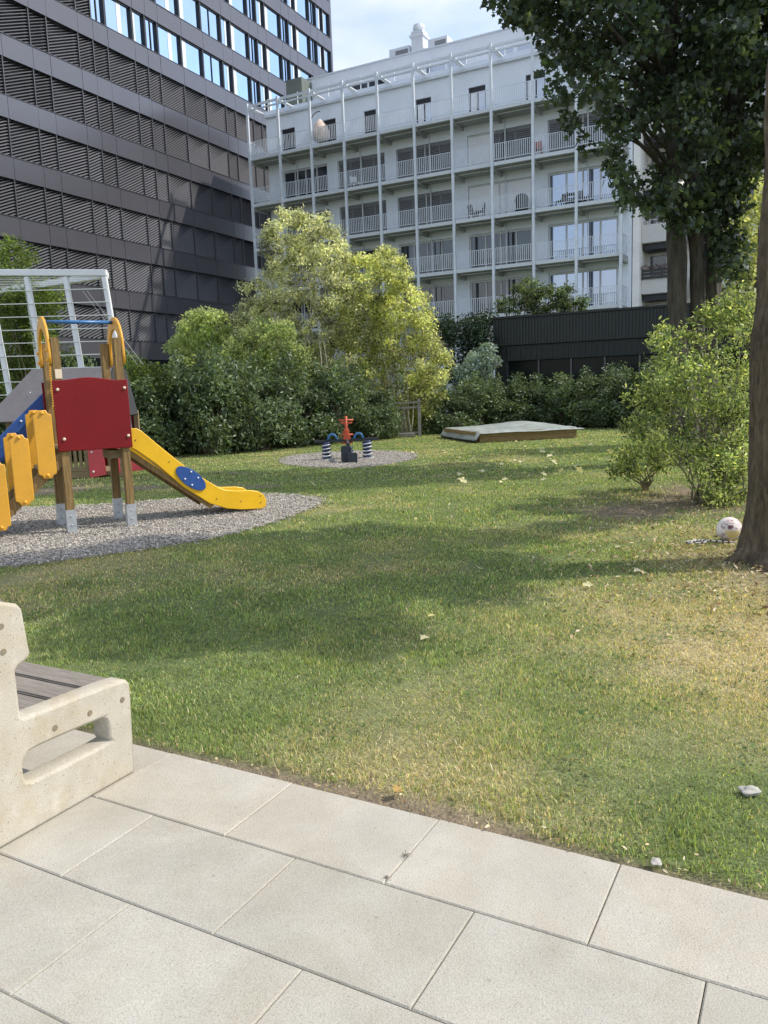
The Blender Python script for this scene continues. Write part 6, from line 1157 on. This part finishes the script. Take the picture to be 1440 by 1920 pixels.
    plant('bush', (3.58, 10.72, 0), 'small low green bush with bare forked stems in front of the yellow-green bush', 'bush', C_BUSHS, 2200, .06, YELG, MAT['bush'], 33, stem=.012, spread=.03, nst=14, shell=1.6)
    # centre clump
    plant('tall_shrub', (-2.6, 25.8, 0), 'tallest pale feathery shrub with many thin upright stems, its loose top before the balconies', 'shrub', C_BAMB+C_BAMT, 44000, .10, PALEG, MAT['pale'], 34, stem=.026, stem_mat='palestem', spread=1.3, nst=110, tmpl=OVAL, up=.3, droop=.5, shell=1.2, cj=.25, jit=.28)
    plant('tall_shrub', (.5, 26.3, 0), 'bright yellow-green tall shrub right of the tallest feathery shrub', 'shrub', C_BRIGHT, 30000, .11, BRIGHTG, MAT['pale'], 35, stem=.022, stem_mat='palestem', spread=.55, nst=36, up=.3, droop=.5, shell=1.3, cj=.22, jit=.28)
    plant('small_tree', (-5.1, 25, 0), 'round light green multi-stemmed small tree above the hedge at the left', 'tree', C_ROUND, 11000, .115, [(.38,.46,.22),(.31,.39,.18),(.48,.54,.29)], MAT['pale'], 36, 'crown', .03, 'bark2', .25, 22, up=.4, shell=1.7)
    plant('tall_shrub', (-3.4, 24.3, 0), 'mid-height green shrub between the round small tree and the tallest feathery shrub', 'shrub', C_FILL, 15000, .11, [(.34,.42,.21),(.42,.48,.26),(.24,.32,.15)], MAT['pale'], 37, stem=.02, spread=.6, nst=24, tmpl=OVAL, up=.3, shell=1.6)
    plant('tall_shrub', (3.35, 29.4, 0), 'silvery blue-green shrub left of the black pavilion', 'shrub', C_SILVER, 6500, .12, SILVER, MAT['hedge'], 38, stem=.02, spread=.4, nst=16, up=.4)
    plant('tall_shrub', (3.3, 30.9, 0), 'dark evergreen shrub behind the silvery shrub at the pavilion corner', 'shrub', C_DARK, 8000, .13, [(.03,.06,.035),(.045,.08,.05),(.02,.045,.025)], MAT['hedge'], 39, stem=.03, spread=.4, nst=16)
    plant('roof_plant', (5.9, 33.2, 4.05), 'leafy plant growing on the left part of the pavilion roof', 'plant', C_ROOF1, 3400, .13, [(.10,.14,.06),(.14,.18,.09),(.07,.11,.05)], MAT['pale'], 40, stem=.015, spread=.5, nst=20, shell=1.5)
    plant('roof_plant', (7.9, 32.5, 4.05), 'smaller leafy plant on the pavilion roof before the right windows', 'plant', C_ROOF2, 1700, .13, [(.09,.13,.06),(.13,.17,.09),(.06,.10,.05)], MAT['pale'], 41, stem=.015, spread=.3, nst=12, shell=1.5)
    plant('climbing_plant', (-8.2, 19.3, 0), 'light green climbing plant behind the wires of the white trellis frame', 'plant', C_TREL+C_TRELT, 11000, .10, [(.13,.19,.05),(.17,.22,.07),(.09,.14,.04)], MAT['pale'], 42, stem=.025, spread=.5, nst=24, shell=1.7)
    plant('shrub', (-6.6, 21, 0), 'light green leafy shrub right behind the playhouse roof', 'shrub', C_LEFTB, 4200, .10, [(.11,.17,.05),(.15,.20,.07),(.08,.13,.04)], MAT['pale'], 43, stem=.02, spread=.3, nst=14)
    plant('shrub', (1.2, 27.6, 0), 'low light green shrub right behind the wooden gate', 'shrub', [(1.2+.5*math.cos(i*2.4)*(i%3)/2, 27.6+.3*math.sin(i*2.4), .3+.11*i, .42) for i in range(14)], 5200, .11, BRIGHTG, MAT['pale'], 44, stem=.015, spread=.3, nst=12)
    # hedge
    rng = np.random.default_rng(9); protos = []
    for k in range(3):
        o = empty('hedge_shrub', (0, 0, 0)); cl = dome(rng, 1.0, .95, 1.7, 30, .40)+[(rng.uniform(-.9,.9), rng.uniform(-.8,.8), rng.uniform(1.45,2.05), rng.uniform(.12,.24), 1.6) for q in range(20)]
        stems('stem', (0, 0, 0, .2), cl, .022, o, MAT['twig'], k); foliage('foliage', cl, 8500, .115, HEDGEG, o, MAT['hedge'], 50+k, up=.8, droop=.3, shell=2.2, cj=.14)
        protos.append(o)
    spots = [(-8.3,20.6,1.1,'hedge shrub farthest left, behind the playhouse'),(-7.1,20.9,1.1,'hedge shrub behind the playhouse barge board'),(-5.75,20.8,1.05,'hedge shrub above the yellow slide top'),(-4.55,21.0,1.1,'hedge shrub below the round light green tree'),
             (-3.35,21.9,1.05,'hedge shrub left of the spring seesaw, fifth from the left'),(-2.3,22.9,1.0,'hedge shrub directly behind the left seesaw seat'),(-1.3,23.8,.95,'hedge shrub directly behind the red seesaw post'),(-.3,24.8,.85,'hedge shrub between the seesaw and the wooden gate'),
             (2.35,27.0,.95,'hedge shrub just right of the wooden gate'),(3.35,27.9,1.0,'hedge shrub behind the left corner of the covered sandbox'),(4.4,28.6,1.05,'hedge shrub at the left corner of the black pavilion'),(5.5,28.6,1.05,'hedge shrub behind the middle of the covered sandbox'),
             (6.4,27.7,.95,'hedge shrub behind the hump of the sandbox cover'),(7.3,26.9,1.0,'hedge shrub at the right end of the sandbox'),(8.3,26.4,1.1,'hedge shrub between the sandbox and the yellow-green bush'),(9.4,26.0,1.2,'hedge shrub farthest right, behind the yellow-green bush'),
             (-5.2,22.4,1.15,'rear hedge shrub under the round light green tree'),(-2.6,24.2,1.1,'rear hedge shrub at the foot of the tallest feathery shrub'),(-9.6,20.2,1.1,'hedge shrub behind the white trellis frame'),(7.6,27.9,1.1,'rear hedge shrub before the pavilion glazing')]
    for i, (x, y, s, lb) in enumerate(spots):
        p = protos[i % 3]; o = p if i < 3 else copy_tree(p)
        o.location = (x, y, 0); o.rotation_euler = (0, 0, i*1.9); o.scale = (s*1.08, s*1.0, s*(1.08+.07*math.sin(i*2.3))*(.77 if x > 2 and i < 16 or i == 19 else 1))
        tag(o, 'dark green '+lb, 'shrub', 'dark green hedge shrubs round the lawn')

build_ground(); build_gravel(); build_office(); build_apartments(); build_cream_block(); build_pavilion(); build_balcony_things()
build_tower(); build_playhouse(); build_seesaw(); build_sandbox(); build_gate(); build_trellis(); build_bench(); build_small_things()
build_plants(); build_grass()
